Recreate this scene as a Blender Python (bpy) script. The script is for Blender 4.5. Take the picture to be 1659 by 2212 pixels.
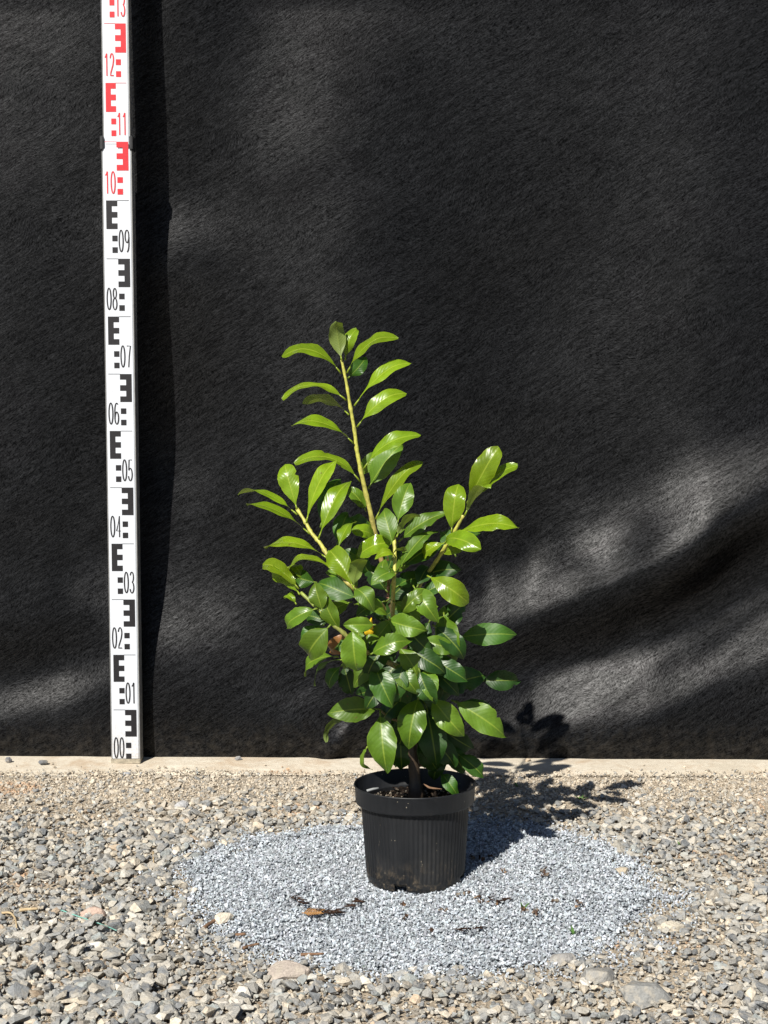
import bpy, bmesh, math, random
import numpy as np
from mathutils import Vector, Matrix, Euler

for o in list(bpy.data.objects):
    bpy.data.objects.remove(o, do_unlink=True)
scene = bpy.context.scene
C = scene.collection
R = math.radians
rng = np.random.default_rng(11)
random.seed(5)

# ------------------------------------------------------------------ camera
CAM_H, PITCH, FOC = 0.7255, R(5.7), 3322.0          # height (m), tilt down, focal length for a 1659 px wide frame
cam_d = bpy.data.cameras.new('camera')
cam = bpy.data.objects.new('camera', cam_d)
C.objects.link(cam)
cam_d.sensor_fit = 'HORIZONTAL'
cam_d.sensor_width = 36.0
cam_d.lens = FOC / 1659.0 * 36.0
cam_d.clip_start = 0.05
cam_d.clip_end = 500
cam.location = (0, 0, CAM_H)
cam.rotation_euler = (R(90) - PITCH, 0, 0)
scene.camera = cam

# ------------------------------------------------------------------ sky and sun
SUN_EL, SUN_AZ = R(42.5), R(25)
to_sun = Vector((-math.sin(SUN_AZ) * math.cos(SUN_EL), -math.cos(SUN_AZ) * math.cos(SUN_EL), math.sin(SUN_EL)))
world = bpy.data.worlds.new('World')
scene.world = world
world.use_nodes = True
wn = world.node_tree
bg = wn.nodes['Background']
sky = wn.nodes.new('ShaderNodeTexSky')
sky.sky_type = 'NISHITA'
sky.sun_disc = False
sky.air_density = 0.7
sky.dust_density = 0.4
sky.sun_elevation = SUN_EL
sky.sun_rotation = math.atan2(to_sun.x, to_sun.y)
wn.links.new(sky.outputs[0], bg.inputs[0])
bg.inputs[1].default_value = 0.05
sun_d = bpy.data.lights.new('sun', 'SUN')
sun = bpy.data.objects.new('sun', sun_d)
C.objects.link(sun)
sun_d.energy = 5.0
sun_d.angle = R(0.5)
sun_d.color = (1.0, 0.955, 0.88)
sun.rotation_euler = (-to_sun).to_track_quat('-Z', 'Y').to_euler()
sun.location = to_sun * 10
scene.view_settings.view_transform = 'Standard'
scene.view_settings.look = 'None'
scene.view_settings.exposure = 0.6
scene.view_settings.gamma = 1.0
scene.view_settings.use_curve_mapping = False

# ------------------------------------------------------------------ helpers
def ray(u, v):
    x, y = (u - 829.5) / FOC, (1106.0 - v) / FOC
    c, s = math.cos(PITCH), math.sin(PITCH)
    return Vector((x, c + y * s, -s + y * c))

def at(u, v, Y):
    d = ray(u, v)
    return Vector((0, 0, CAM_H)) + d * (Y / d.y)

def gnd(u, v, z=0.0):
    d = ray(u, v)
    return Vector((0, 0, CAM_H)) + d * ((z - CAM_H) / d.z)

def mesh_obj(name, verts, faces, mat=None, parent=None, smooth=False, uvs=None):
    me = bpy.data.meshes.new(name)
    me.from_pydata([tuple(v) for v in verts], [], faces)
    if uvs is not None:
        uvl = me.uv_layers.new(name='UVMap')
        idx = np.empty(len(me.loops), dtype=np.int32)
        me.loops.foreach_get('vertex_index', idx)
        uvl.data.foreach_set('uv', np.asarray(uvs, dtype=np.float32)[idx].ravel())
    if smooth:
        me.polygons.foreach_set('use_smooth', [True] * len(me.polygons))
    me.update()
    o = bpy.data.objects.new(name, me)
    C.objects.link(o)
    if mat:
        me.materials.append(mat)
    if parent:
        o.parent = parent
    return o

def np_mesh_obj(name, V, F, mat=None, parent=None, smooth=False, col=None):
    """V (n,3) float, F (m,3) int triangles; col (n,3)"""
    me = bpy.data.meshes.new(name)
    me.vertices.add(len(V)); me.vertices.foreach_set('co', V.astype(np.float32).ravel())
    k = F.shape[1]
    me.loops.add(F.size); me.loops.foreach_set('vertex_index', F.astype(np.int32).ravel())
    me.polygons.add(len(F))
    me.polygons.foreach_set('loop_start', np.arange(0, F.size, k, dtype=np.int32))
    me.polygons.foreach_set('loop_total', np.full(len(F), k, dtype=np.int32))
    me.update(calc_edges=True)
    if col is not None:
        a = me.attributes.new('Col', 'FLOAT_COLOR', 'POINT')
        a.data.foreach_set('color', np.concatenate([col, np.ones((len(col), 1))], 1).astype(np.float32).ravel())
    me.polygons.foreach_set('use_smooth', np.full(len(F), smooth))
    o = bpy.data.objects.new(name, me)
    C.objects.link(o)
    if mat: me.materials.append(mat)
    if parent: o.parent = parent
    return o

def empty(name, loc=(0, 0, 0), rot=(0, 0, 0)):
    o = bpy.data.objects.new(name, None)
    C.objects.link(o)
    o.location = loc; o.rotation_euler = rot
    o.empty_display_size = 0.05
    return o

def tag(o, label=None, cat=None, group=None, kind=None):
    if label: o['label'] = label
    if cat: o['category'] = cat
    if group: o['group'] = group
    if kind: o['kind'] = kind
    return o

def box(verts, faces, x0, x1, y0, y1, z0, z1):
    b = len(verts)
    verts += [(x0,y0,z0),(x1,y0,z0),(x1,y1,z0),(x0,y1,z0),(x0,y0,z1),(x1,y0,z1),(x1,y1,z1),(x0,y1,z1)]
    faces += [tuple(b+i for i in f) for f in ((0,3,2,1),(4,5,6,7),(0,1,5,4),(1,2,6,5),(2,3,7,6),(3,0,4,7))]

def catmull(pts, n):
    P = [np.array(p, float) for p in pts]
    P = [2*P[0]-P[1]] + P + [2*P[-1]-P[-2]]
    out = []
    for i in range(1, len(P)-2):
        for k in range(n):
            t = k / n
            p0, p1, p2, p3 = P[i-1], P[i], P[i+1], P[i+2]
            out.append(0.5*((2*p1)+(-p0+p2)*t+(2*p0-5*p1+4*p2-p3)*t*t+(-p0+3*p1-3*p2+p3)*t**3))
    out.append(P[-2])
    return out

def tube(verts, faces, pts, rads, seg=8, wob=0.0):
    """append a tapered tube"""
    pts = [Vector(p) for p in pts]
    b = len(verts)
    up = Vector((0.31, 0.87, 0.22)).normalized()
    for i, p in enumerate(pts):
        t = (pts[min(i+1, len(pts)-1)] - pts[max(i-1, 0)]).normalized()
        x = t.cross(up).normalized(); y = t.cross(x).normalized()
        r = rads[i] if hasattr(rads, '__len__') else rads
        for k in range(seg):
            a = 2*math.pi*k/seg
            rr = r * (1 + wob*(random.random()-.5))
            verts.append(tuple(p + x*math.cos(a)*rr + y*math.sin(a)*rr))
    for i in range(len(pts)-1):
        for k in range(seg):
            k2 = (k+1) % seg
            faces.append((b+i*seg+k, b+i*seg+k2, b+(i+1)*seg+k2, b+(i+1)*seg+k))
    faces.append(tuple(b+k for k in range(seg))[::-1])
    faces.append(tuple(b+(len(pts)-1)*seg+k for k in range(seg)))

# ------------------------------------------------------------------ node helpers
def new_mat(name):
    m = bpy.data.materials.new(name); m.use_nodes = True
    nt = m.node_tree
    b = nt.nodes['Principled BSDF']
    return m, nt, b

def N(nt, typ, **kw):
    n = nt.nodes.new(typ)
    for k, v in kw.items():
        if k.startswith('i_'):
            key = k[2:]
            key = int(key) if key.isdigit() else key.replace('_', ' ')
            n.inputs[key].default_value = v
        else:
            setattr(n, k, v)
    return n

def L(nt, a, b): nt.links.new(a, b)

def ramp(nt, fac, stops):
    r = N(nt, 'ShaderNodeValToRGB')
    el = r.color_ramp.elements
    while len(el) < len(stops): el.new(0.5)
    for e, (p, c) in zip(el, stops):
        e.position = p
        e.color = (c, c, c, 1) if not hasattr(c, '__len__') else (*c, 1)
    L(nt, fac, r.inputs[0])
    return r.outputs[0]

def mixc(nt, fac, a, b, mode='MIX'):
    m = N(nt, 'ShaderNodeMix', data_type='RGBA', blend_type=mode)
    for sock, val in ((m.inputs[0], fac), (m.inputs[6], a), (m.inputs[7], b)):
        if hasattr(val, 'is_linked'): L(nt, val, sock)
        elif hasattr(val, '__len__'): sock.default_value = (*val, 1) if len(val) == 3 else val
        else: sock.default_value = val
    return m.outputs[2]

def math_n(nt, op, a, b=None, c=None):
    m = N(nt, 'ShaderNodeMath', operation=op)
    for i, v in enumerate((a, b, c)):
        if v is None: continue
        if hasattr(v, 'is_linked'): L(nt, v, m.inputs[i])
        else: m.inputs[i].default_value = v
    return m.outputs[0]

def bump(nt, height, strength, dist, bsdf, normal=None):
    b = N(nt, 'ShaderNodeBump', i_Strength=strength, i_Distance=dist)
    L(nt, height, b.inputs['Height'])
    if normal is not None: L(nt, normal, b.inputs['Normal'])
    L(nt, b.outputs[0], bsdf.inputs['Normal'])
    return b.outputs[0]

def noise(nt, vec, scale, detail=4, rough=0.55, dist=0.0):
    n = N(nt, 'ShaderNodeTexNoise', i_Scale=scale, i_Detail=detail, i_Roughness=rough, i_Distortion=dist)
    if vec is not None: L(nt, vec, n.inputs['Vector'])
    return n.outputs['Fac']

# ------------------------------------------------------------------ materials
def mat_simple(name, col, rough=0.5, spec=0.5, nscale=60, namt=0.25, bamt=0.15, bdist=0.0006):
    m, nt, b = new_mat(name)
    tc = N(nt, 'ShaderNodeTexCoord')
    n = noise(nt, tc.outputs['Object'], nscale)
    lo = tuple(c*(1-namt) for c in col); hi = tuple(min(1, c*(1+namt)) for c in col)
    L(nt, ramp(nt, n, [(0.3, lo), (0.7, hi)]), b.inputs['Base Color'])
    b.inputs['Roughness'].default_value = rough
    b.inputs['Specular IOR Level'].default_value = spec
    bump(nt, n, bamt, bdist, b)
    return m

def mat_stone(name, use_attr):
    m, nt, b = new_mat(name)
    tc = N(nt, 'ShaderNodeTexCoord')
    if use_attr:
        a = N(nt, 'ShaderNodeAttribute', attribute_name='Col'); colr = a.outputs['Color']
        vec = tc.outputs['Object']; sc = 320
    else:
        a = N(nt, 'ShaderNodeObjectInfo'); colr = a.outputs['Color']
        geo = N(nt, 'ShaderNodeNewGeometry'); vec = geo.outputs['Position']; sc = 320
    n1 = noise(nt, vec, sc, 5, 0.65)
    n2 = noise(nt, vec, sc*0.28, 3, 0.6)
    f = ramp(nt, n1, [(0.28, 0.72), (0.7, 1.28)])
    c1 = mixc(nt, 1.0, colr, f, 'MULTIPLY')
    # pale dust lodged in the hollows and on the faces
    c2 = mixc(nt, ramp(nt, n2, [(0.48, 0.0), (0.66, 0.55)]), c1, (0.42, 0.375, 0.30))
    L(nt, c2, b.inputs['Base Color'])
    b.inputs['Roughness'].default_value = 0.82
    b.inputs['Specular IOR Level'].default_value = 0.25
    bump(nt, n1, 0.9, 0.0022, b)
    return m

M = {}
M['stone_mass'] = mat_stone('gravel_stone_mass', True)
M['stone'] = mat_stone('gravel_stone', False)

def mat_ground():
    m, nt, b = new_mat('sandy_ground')
    g = N(nt, 'ShaderNodeNewGeometry'); P = g.outputs['Position']
    n0 = noise(nt, P, 2.6, 4, 0.6); n1 = noise(nt, P, 34, 6, 0.65); n2 = noise(nt, P, 420, 4, 0.7)
    v = N(nt, 'ShaderNodeTexVoronoi', i_Scale=240.0); L(nt, P, v.inputs['Vector'])
    c = ramp(nt, n0, [(0.3, (0.41, 0.34, 0.25)), (0.55, (0.47, 0.40, 0.305)), (0.75, (0.42, 0.38, 0.315))])
    c = mixc(nt, ramp(nt, n1, [(0.35, 0.0), (0.7, 0.6)]), c, (0.29, 0.245, 0.19))
    vb = N(nt, 'ShaderNodeRGBToBW'); L(nt, v.outputs['Color'], vb.inputs[0])
    c = mixc(nt, 1.0, c, ramp(nt, vb.outputs[0], [(0.2, 0.72), (0.8, 1.3)]), 'MULTIPLY')
    c = mixc(nt, ramp(nt, n2, [(0.35, 0.4), (0.6, 0.0)]), c, (0.16, 0.135, 0.11))
    L(nt, c, b.inputs['Base Color'])
    b.inputs['Roughness'].default_value = 0.95; b.inputs['Specular IOR Level'].default_value = 0.1
    h = math_n(nt, 'ADD', n2, v.outputs['Distance'])
    bump(nt, h, 0.8, 0.003, b)
    return m
M['ground'] = mat_ground()

def mat_concrete():
    m, nt, b = new_mat('dusty_concrete')
    g = N(nt, 'ShaderNodeNewGeometry'); P = g.outputs['Position']
    n0 = noise(nt, P, 5.5, 5, 0.65); n1 = noise(nt, P, 60, 6, 0.7); n2 = noise(nt, P, 500, 3, 0.7)
    c = ramp(nt, n0, [(0.3, (0.54, 0.485, 0.385)), (0.5, (0.65, 0.595, 0.49)), (0.7, (0.56, 0.50, 0.40))])
    c = mixc(nt, ramp(nt, n1, [(0.4, 0.0), (0.72, 0.5)]), c, (0.40, 0.31, 0.215))
    c = mixc(nt, ramp(nt, n2, [(0.32, 0.45), (0.5, 0.0)]), c, (0.22, 0.19, 0.16))
    # rust-brown soil washed on to the slab in drifts
    n3 = noise(nt, P, 9, 4, 0.7, 0.6)
    c = mixc(nt, ramp(nt, n3, [(0.50, 0.0), (0.68, 0.60)]), c, (0.42, 0.30, 0.19))
    L(nt, c, b.inputs['Base Color'])
    b.inputs['Roughness'].default_value = 0.93; b.inputs['Specular IOR Level'].default_value = 0.15
    bump(nt, math_n(nt, 'ADD', n1, n2), 0.6, 0.002, b)
    return m
M['concrete'] = mat_concrete()

def mat_fabric():
    m, nt, b = new_mat('black_geotextile')
    tc = N(nt, 'ShaderNodeTexCoord'); P = tc.outputs['UV']          # UV = metres on the cloth
    warp = N(nt, 'ShaderNodeTexNoise', i_Scale=5.0, i_Detail=2.0); L(nt, P, warp.inputs['Vector'])
    wv = N(nt, 'ShaderNodeVectorMath', operation='MULTIPLY_ADD')
    L(nt, warp.outputs['Color'], wv.inputs[0]); wv.inputs[1].default_value = (0.10, 0.10, 0); L(nt, P, wv.inputs[2])
    def fibre(ang, sx, sy, det):
        r_ = N(nt, 'ShaderNodeVectorRotate', rotation_type='Z_AXIS'); r_.inputs['Angle'].default_value = R(-ang)
        L(nt, wv.outputs[0], r_.inputs['Vector'])
        mp = N(nt, 'ShaderNodeMapping'); mp.inputs['Scale'].default_value = (sx, sy, 1)
        L(nt, r_.outputs[0], mp.inputs['Vector'])
        return noise(nt, mp.outputs[0], 1.0, det, 0.6, 0.6)
    f1 = fibre(33, 110, 480, 3); f2 = fibre(50, 200, 600, 2); f3 = fibre(-25, 300, 520, 2)
    f = math_n(nt, 'ADD', math_n(nt, 'MULTIPLY', f1, 0.40), math_n(nt, 'ADD', math_n(nt, 'MULTIPLY', f2, 0.33), math_n(nt, 'MULTIPLY', f3, 0.27)))
    rs_ = N(nt, 'ShaderNodeVectorRotate', rotation_type='Z_AXIS'); rs_.inputs['Angle'].default_value = R(-31); L(nt, P, rs_.inputs['Vector'])
    ms_ = N(nt, 'ShaderNodeMapping'); ms_.inputs['Scale'].default_value = (22, 150, 1); L(nt, rs_.outputs[0], ms_.inputs['Vector'])
    streak = noise(nt, ms_.outputs[0], 1.0, 4, 0.65, 0.5)                                    # combed streaks left by the needling of the felt
    big = noise(nt, P, 4.5, 4, 0.6)
    fr = ramp(nt, f, [(0.40, 0.0), (0.62, 1.0)])
    sr = math_n(nt, 'MULTIPLY', ramp(nt, streak, [(0.34, 0.62), (0.66, 1.38)]), ramp(nt, big, [(0.3, 0.80), (0.7, 1.15)]))
    c = mixc(nt, fr, (0.0013, 0.00135, 0.00145), (0.0130, 0.0133, 0.0142))
    c = mixc(nt, 1.0, c, sr, 'MULTIPLY')
    b.inputs['Specular IOR Level'].default_value = 0.0
    b.inputs['Roughness'].default_value = 1.0
    # a little dust and lint
    lint = noise(nt, P, 330, 2, 0.5)
    c = mixc(nt, ramp(nt, lint, [(0.76, 0.0), (0.80, 0.35)]), c, (0.12, 0.115, 0.105))
    # splashed dirt along the foot
    sz = N(nt, 'ShaderNodeSeparateXYZ'); L(nt, P, sz.inputs[0])
    dn = noise(nt, P, 60, 5, 0.7)
    dirt = math_n(nt, 'MULTIPLY', ramp(nt, sz.outputs[1], [(0.0, 0.32), (0.08, 0.0)]), ramp(nt, dn, [(0.45, 0.0), (0.68, 1.0)]))
    c = mixc(nt, dirt, c, (0.075, 0.066, 0.054))
    L(nt, c, b.inputs['Base Color'])
    bn = bump(nt, f, 0.22, 0.0020, b)
    gl = N(nt, 'ShaderNodeBsdfGlossy', distribution='BECKMANN', i_Roughness=0.41)   # sheen of the polypropylene fibres
    gl.inputs['Color'].default_value = (0.98, 0.985, 1.0, 1)
    L(nt, bn, gl.inputs['Normal'])
    ms = N(nt, 'ShaderNodeMixShader')
    L(nt, math_n(nt, 'MULTIPLY', ramp(nt, f, [(0.40, 0.002), (0.62, 0.0185)]), sr), ms.inputs[0])
    L(nt, b.outputs[0], ms.inputs[1]); L(nt, gl.outputs[0], ms.inputs[2])
    L(nt, ms.outputs[0], nt.nodes['Material Output'].inputs[0])
    return m
M['fabric'] = mat_fabric()

def mat_leaf():
    m, nt, b = new_mat('laurel_leaf')
    out = nt.nodes['Material Output']
    oi = N(nt, 'ShaderNodeObjectInfo')
    tc = N(nt, 'ShaderNodeTexCoord')
    sp = N(nt, 'ShaderNodeSeparateXYZ'); L(nt, tc.outputs['UV'], sp.inputs[0])
    s, q = sp.outputs[0], sp.outputs[1]
    aq = math_n(nt, 'ABSOLUTE', math_n(nt, 'SUBTRACT', q, 0.5))       # 0 at midrib .. 0.5 at edge
    mid = ramp(nt, aq, [(0.014, 1.0), (0.042, 0.0)])
    # arching side veins
    ph = math_n(nt, 'SUBTRACT', s, math_n(nt, 'MULTIPLY', math_n(nt, 'POWER', aq, 1.3), 0.55))
    fr = math_n(nt, 'PINGPONG', math_n(nt, 'MULTIPLY', ph, 11.0), 0.5)
    vein = ramp(nt, fr, [(0.0, 1.0), (0.13, 0.0)])
    g = N(nt, 'ShaderNodeNewGeometry')
    n1 = noise(nt, g.outputs['Position'], 55, 4, 0.6)
    n2 = noise(nt, g.outputs['Position'], 260, 3, 0.6)
    base = mixc(nt, 1.0, oi.outputs['Color'], ramp(nt, n1, [(0.3, 0.78), (0.7, 1.22)]), 'MULTIPLY')
    pale = mixc(nt, 1.0, oi.outputs['Color'], (1.9, 1.55, 1.5), 'MULTIPLY')
    edge = ramp(nt, aq, [(0.465, 0.0), (0.495, 0.55)])
    c = mixc(nt, math_n(nt, 'MULTIPLY', vein, 0.15), base, pale)
    c = mixc(nt, edge, c, pale)
    rib = mixc(nt, 0.55, pale, (0.27, 0.34, 0.05))
    c = mixc(nt, math_n(nt, 'MULTIPLY', mid, 0.75), c, rib)
    # dull dust film in specks
    c = mixc(nt, ramp(nt, n2, [(0.66, 0.0), (0.78, 0.12)]), c, (0.18, 0.22, 0.10))
    # brown flecks and nibbled scars
    n5 = noise(nt, g.outputs['Position'], 130, 2, 0.5)
    c = mixc(nt, ramp(nt, n5, [(0.735, 0.0), (0.755, 0.8)]), c, (0.10, 0.055, 0.02))
    # underside: paler, matt
    under = mixc(nt, 0.55, c, (0.17, 0.20, 0.075))
    c = mixc(nt, g.outputs['Backfacing'], c, under)
    L(nt, c, b.inputs['Base Color'])
    rr = math_n(nt, 'ADD', math_n(nt, 'MULTIPLY', oi.outputs['Alpha'], ramp(nt, n1, [(0.3, 0.8), (0.7, 1.2)])), math_n(nt, 'MULTIPLY', g.outputs['Backfacing'], 0.25))
    L(nt, rr, b.inputs['Roughness'])
    b.inputs['Specular IOR Level'].default_value = 0.40
    quilt = math_n(nt, 'SINE', math_n(nt, 'MULTIPLY', fr, math.pi))
    h = math_n(nt, 'ADD', math_n(nt, 'MULTIPLY', n1, 1.2), math_n(nt, 'SUBTRACT', math_n(nt, 'MULTIPLY', quilt, 0.9), math_n(nt, 'MULTIPLY', mid, 0.8)))
    nb = bump(nt, h, 0.5, 0.00020, b)
    tr = N(nt, 'ShaderNodeBsdfTranslucent')
    tcol = mixc(nt, 1.0, c, (1.5, 1.5, 0.55), 'MULTIPLY')
    L(nt, tcol, tr.inputs[0])
    ms = N(nt, 'ShaderNodeMixShader', i_0=0.24)
    L(nt, b.outputs[0], ms.inputs[1]); L(nt, tr.outputs[0], ms.inputs[2]); L(nt, ms.outputs[0], out.inputs[0])
    return m
M['leaf'] = mat_leaf()

def mat_stem():
    m, nt, b = new_mat('laurel_stem')
    oi = N(nt, 'ShaderNodeObjectInfo'); g = N(nt, 'ShaderNodeNewGeometry')
    n1 = noise(nt, g.outputs['Position'], 160, 5, 0.7)
    c = mixc(nt, 1.0, oi.outputs['Color'], ramp(nt, n1, [(0.3, 0.6), (0.7, 1.35)]), 'MULTIPLY')
    at_ = N(nt, 'ShaderNodeAttribute', attribute_name='age')
    c = mixc(nt, at_.outputs['Fac'], c, mixc(nt, 1.0, (0.27, 0.165, 0.085), ramp(nt, n1, [(0.3, 0.5), (0.7, 1.5)]), 'MULTIPLY'))
    L(nt, c, b.inputs['Base Color'])
    b.inputs['Roughness'].default_value = 0.5
    bump(nt, n1, 0.4, 0.001, b)
    return m
M['stem'] = mat_stem()

def mat_pot():
    m, nt, b = new_mat('black_pot_plastic')
    tc = N(nt, 'ShaderNodeTexCoord'); P = tc.outputs['Object']
    n1 = noise(nt, P, 22, 5, 0.65); n2 = noise(nt, P, 230, 3, 0.6)
    mp = N(nt, 'ShaderNodeMapping'); mp.inputs['Scale'].default_value = (160, 160, 9); L(nt, P, mp.inputs[0])
    st = noise(nt, mp.outputs[0], 1.0, 3, 0.6)
    c = ramp(nt, n1, [(0.3, (0.0062, 0.0068, 0.0080)), (0.7, (0.0098, 0.0106, 0.0122))])
    c = mixc(nt, ramp(nt, st, [(0.5, 0.0), (0.75, 0.35)]), c, (0.020, 0.0215, 0.024))
    # dried splashes near the foot
    sp = N(nt, 'ShaderNodeSeparateXYZ'); L(nt, P, sp.inputs[0])
    low = ramp(nt, sp.outputs[2], [(0.0, 0.75), (0.045, 0.0)])
    n3 = noise(nt, P, 95, 4, 0.75)
    c = mixc(nt, math_n(nt, 'MULTIPLY', low, ramp(nt, n3, [(0.5, 0.0), (0.66, 1.0)])), c, (0.13, 0.10, 0.065))
    n4 = noise(nt, P, 190, 2, 0.5)
    c = mixc(nt, ramp(nt, n4, [(0.735, 0.0), (0.76, 0.8)]), c, (0.30, 0.26, 0.19))
    L(nt, c, b.inputs['Base Color'])
    n6 = noise(nt, P, 9, 5, 0.7)
    c = mixc(nt, ramp(nt, n6, [(0.5, 0.0), (0.72, 0.35)]), c, (0.045, 0.043, 0.039))
    mp2 = N(nt, 'ShaderNodeMapping'); mp2.inputs['Scale'].default_value = (70, 70, 14); L(nt, P, mp2.inputs[0])
    n7 = noise(nt, mp2.outputs[0], 1.0, 4, 0.7)
    c = mixc(nt, ramp(nt, n7, [(0.66, 0.0), (0.74, 0.30)]), c, (0.09, 0.08, 0.065))
    L(nt, c, b.inputs['Base Color'])
    L(nt, ramp(nt, n1, [(0.3, 0.42), (0.7, 0.58)]), b.inputs['Roughness'])
    b.inputs['Specular IOR Level'].default_value = 0.45
    bump(nt, n2, 0.12, 0.0006, b)
    return m
M['pot'] = mat_pot()
M['soil'] = mat_simple('potting_soil', (0.008, 0.0055, 0.004), 0.95, 0.1, 140, 0.7, 1.0, 0.006)
M['staff_white'] = mat_simple('staff_white_paint', (0.56, 0.585, 0.625), 0.38, 0.5, 30, 0.03, 0.03, 0.0003)
def mat_staff():
    m, nt, b = new_mat('staff_white_paint_worn')
    tc = N(nt, 'ShaderNodeTexCoord'); P = tc.outputs['Object']
    n1 = noise(nt, P, 14, 5, 0.7); n2 = noise(nt, P, 210, 4, 0.7)
    mp = N(nt, 'ShaderNodeMapping'); mp.inputs['Scale'].default_value = (320, 320, 26); L(nt, P, mp.inputs[0])
    sc = noise(nt, mp.outputs[0], 1.0, 3, 0.6)
    c = ramp(nt, n1, [(0.3, (0.53, 0.555, 0.595)), (0.7, (0.58, 0.605, 0.645))])
    c = mixc(nt, ramp(nt, sc, [(0.66, 0.0), (0.76, 0.5)]), c, (0.36, 0.36, 0.35))
    c = mixc(nt, ramp(nt, n2, [(0.68, 0.0), (0.78, 0.5)]), c, (0.34, 0.31, 0.26))
    sp = N(nt, 'ShaderNodeSeparateXYZ'); L(nt, P, sp.inputs[0])
    foot = math_n(nt, 'MULTIPLY', ramp(nt, sp.outputs[2], [(0.0, 0.8), (0.10, 0.0)]), ramp(nt, n2, [(0.40, 0.0), (0.65, 0.8)]))
    c = mixc(nt, foot, c, (0.36, 0.29, 0.20))
    L(nt, c, b.inputs['Base Color'])
    L(nt, ramp(nt, n1, [(0.3, 0.32), (0.7, 0.5)]), b.inputs['Roughness'])
    return m
M['staff_white'] = mat_staff()
M['staff_alu'] = mat_simple('staff_grey_edge', (0.20, 0.20, 0.195), 0.45, 0.5, 90, 0.2, 0.1)
M['ink_black'] = mat_simple('staff_black_ink', (0.014, 0.013, 0.015), 0.45, 0.4, 200, 0.15, 0.0)
M['ink_red'] = mat_simple('staff_red_ink', (0.50, 0.022, 0.030), 0.45, 0.4, 200, 0.1, 0.0)
M['clip'] = mat_simple('staff_clip_plastic', (0.018, 0.018, 0.019), 0.45, 0.5, 120, 0.3, 0.1)
M['cap'] = mat_simple('staff_foot_metal', (0.30, 0.265, 0.20), 0.5, 0.5, 150, 0.35, 0.2)
M['root'] = mat_simple('dark_root', (0.045, 0.026, 0.018), 0.9, 0.1, 200, 0.4, 0.3)
M['twig'] = mat_simple('pale_twig', (0.38, 0.29, 0.17), 0.8, 0.2, 120, 0.3, 0.2)
M['brown'] = mat_simple('brown_leaf_litter', (0.15, 0.09, 0.055), 0.85, 0.15, 140, 0.4, 0.4)
M['frond'] = mat_simple('orange_dry_frond', (0.30, 0.16, 0.06), 0.75, 0.2, 140, 0.25, 0.2)
M['teal'] = mat_simple('teal_twine', (0.17, 0.40, 0.34), 0.5, 0.4, 140, 0.2, 0.0)
M['weed'] = mat_simple('small_weed_green', (0.07, 0.15, 0.03), 0.55, 0.4, 140, 0.3, 0.1)
M['cut_wood'] = mat_simple('pruned_stub', (0.30, 0.15, 0.095), 0.75, 0.2, 160, 0.45, 0.5)

# ------------------------------------------------------------------ value noise for shapes
_t = rng.random((64, 64))
def vnoise(x, y):
    x = np.asarray(x, float); y = np.asarray(y, float)
    xi, yi = np.floor(x).astype(int), np.floor(y).astype(int)
    fx, fy = x-xi, y-yi
    fx = fx*fx*(3-2*fx); fy = fy*fy*(3-2*fy)
    a = _t[xi % 64, yi % 64]; b = _t[(xi+1) % 64, yi % 64]; c = _t[xi % 64, (yi+1) % 64]; d = _t[(xi+1) % 64, (yi+1) % 64]
    return (a*(1-fx)+b*fx)*(1-fy)+(c*(1-fx)+d*fx)*fy

# ------------------------------------------------------------------ the ground
KERB_Y = 2.63
YAW = 0.017                       # the kerb and the sheet come a little nearer to the right
def gz(x, y):
    x = np.asarray(x, float); y = np.asarray(y, float)+YAW*np.clip(np.asarray(x, float), -3, 3)
    h = -0.010 + 0.010*(vnoise(x*5+9, y*5+3)-.5) + 0.005*(vnoise(x*17, y*17)-.5)
    k = np.clip((y-2.40)/(KERB_Y-2.40), 0, 1)
    h = h*(1-k) + (-0.002+0.003*(vnoise(x*30, y*30)-.5))*k
    return np.where(y > KERB_Y+0.02, -0.03, h)

xs = np.concatenate([[-40, -15, -6, -3, -2], np.arange(-1.5, 1.5001, 0.02), [2, 3, 6, 15, 40]])
ys = np.concatenate([[-15, -4, -1, 0, .6, 1.0], np.arange(1.2, 2.7601, 0.02), [3, 3.4, 5, 10, 40]])
GX, GY = np.meshgrid(xs, ys)
V = np.stack([GX.ravel(), GY.ravel(), gz(GX, GY).ravel()], 1)
nx, ny = len(xs), len(ys)
I = (np.arange(ny-1)[:, None]*nx + np.arange(nx-1)[None, :]).ravel()
F = np.stack([I, I+1, I+nx+1, I+nx], 1)
ground = np_mesh_obj('ground', V, F, M['ground'], smooth=True)
tag(ground, kind='structure')

# concrete strip behind the gravel, its front edge broken and half buried
kx = np.arange(-3.2, 3.2001, 0.02)
kv, kf = [], []
prof_y = [0, 0.014, 0.04, 0.09, 0.14, 0.4]
for i, x in enumerate(kx):
    e = 0.045*(float(vnoise(x*5+4, 2.2))-.5) + 0.022*(float(vnoise(x*27, 7.7))-.5)
    for j, py in enumerate(prof_y):
        y = KERB_Y + py + (e if j < 3 else 0) - YAW*x
        z = (-0.009, -0.002, 0.0, 0.0005, 0.0, 0.0)[j] + 0.0018*(float(vnoise(x*23+j*5, j*3.1))-.5)
        kv.append((x, y, z))
    kv.append((x, KERB_Y+0.4-YAW*x, -0.15)); kv.append((x, KERB_Y-0.005+e-YAW*x, -0.15))
m_ = len(prof_y)+2
for i in range(len(kx)-1):
    for j in range(m_):
        j2 = (j+1) % m_
        kf.append((i*m_+j, (i+1)*m_+j, (i+1)*m_+j2, i*m_+j2))
kf.append(tuple(range(m_))); kf.append(tuple((len(kx)-1)*m_+j for j in range(m_))[::-1])
kerb = mesh_obj('concrete_kerb', kv, kf, M['concrete'], smooth=False)
tag(kerb, kind='structure')

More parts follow.
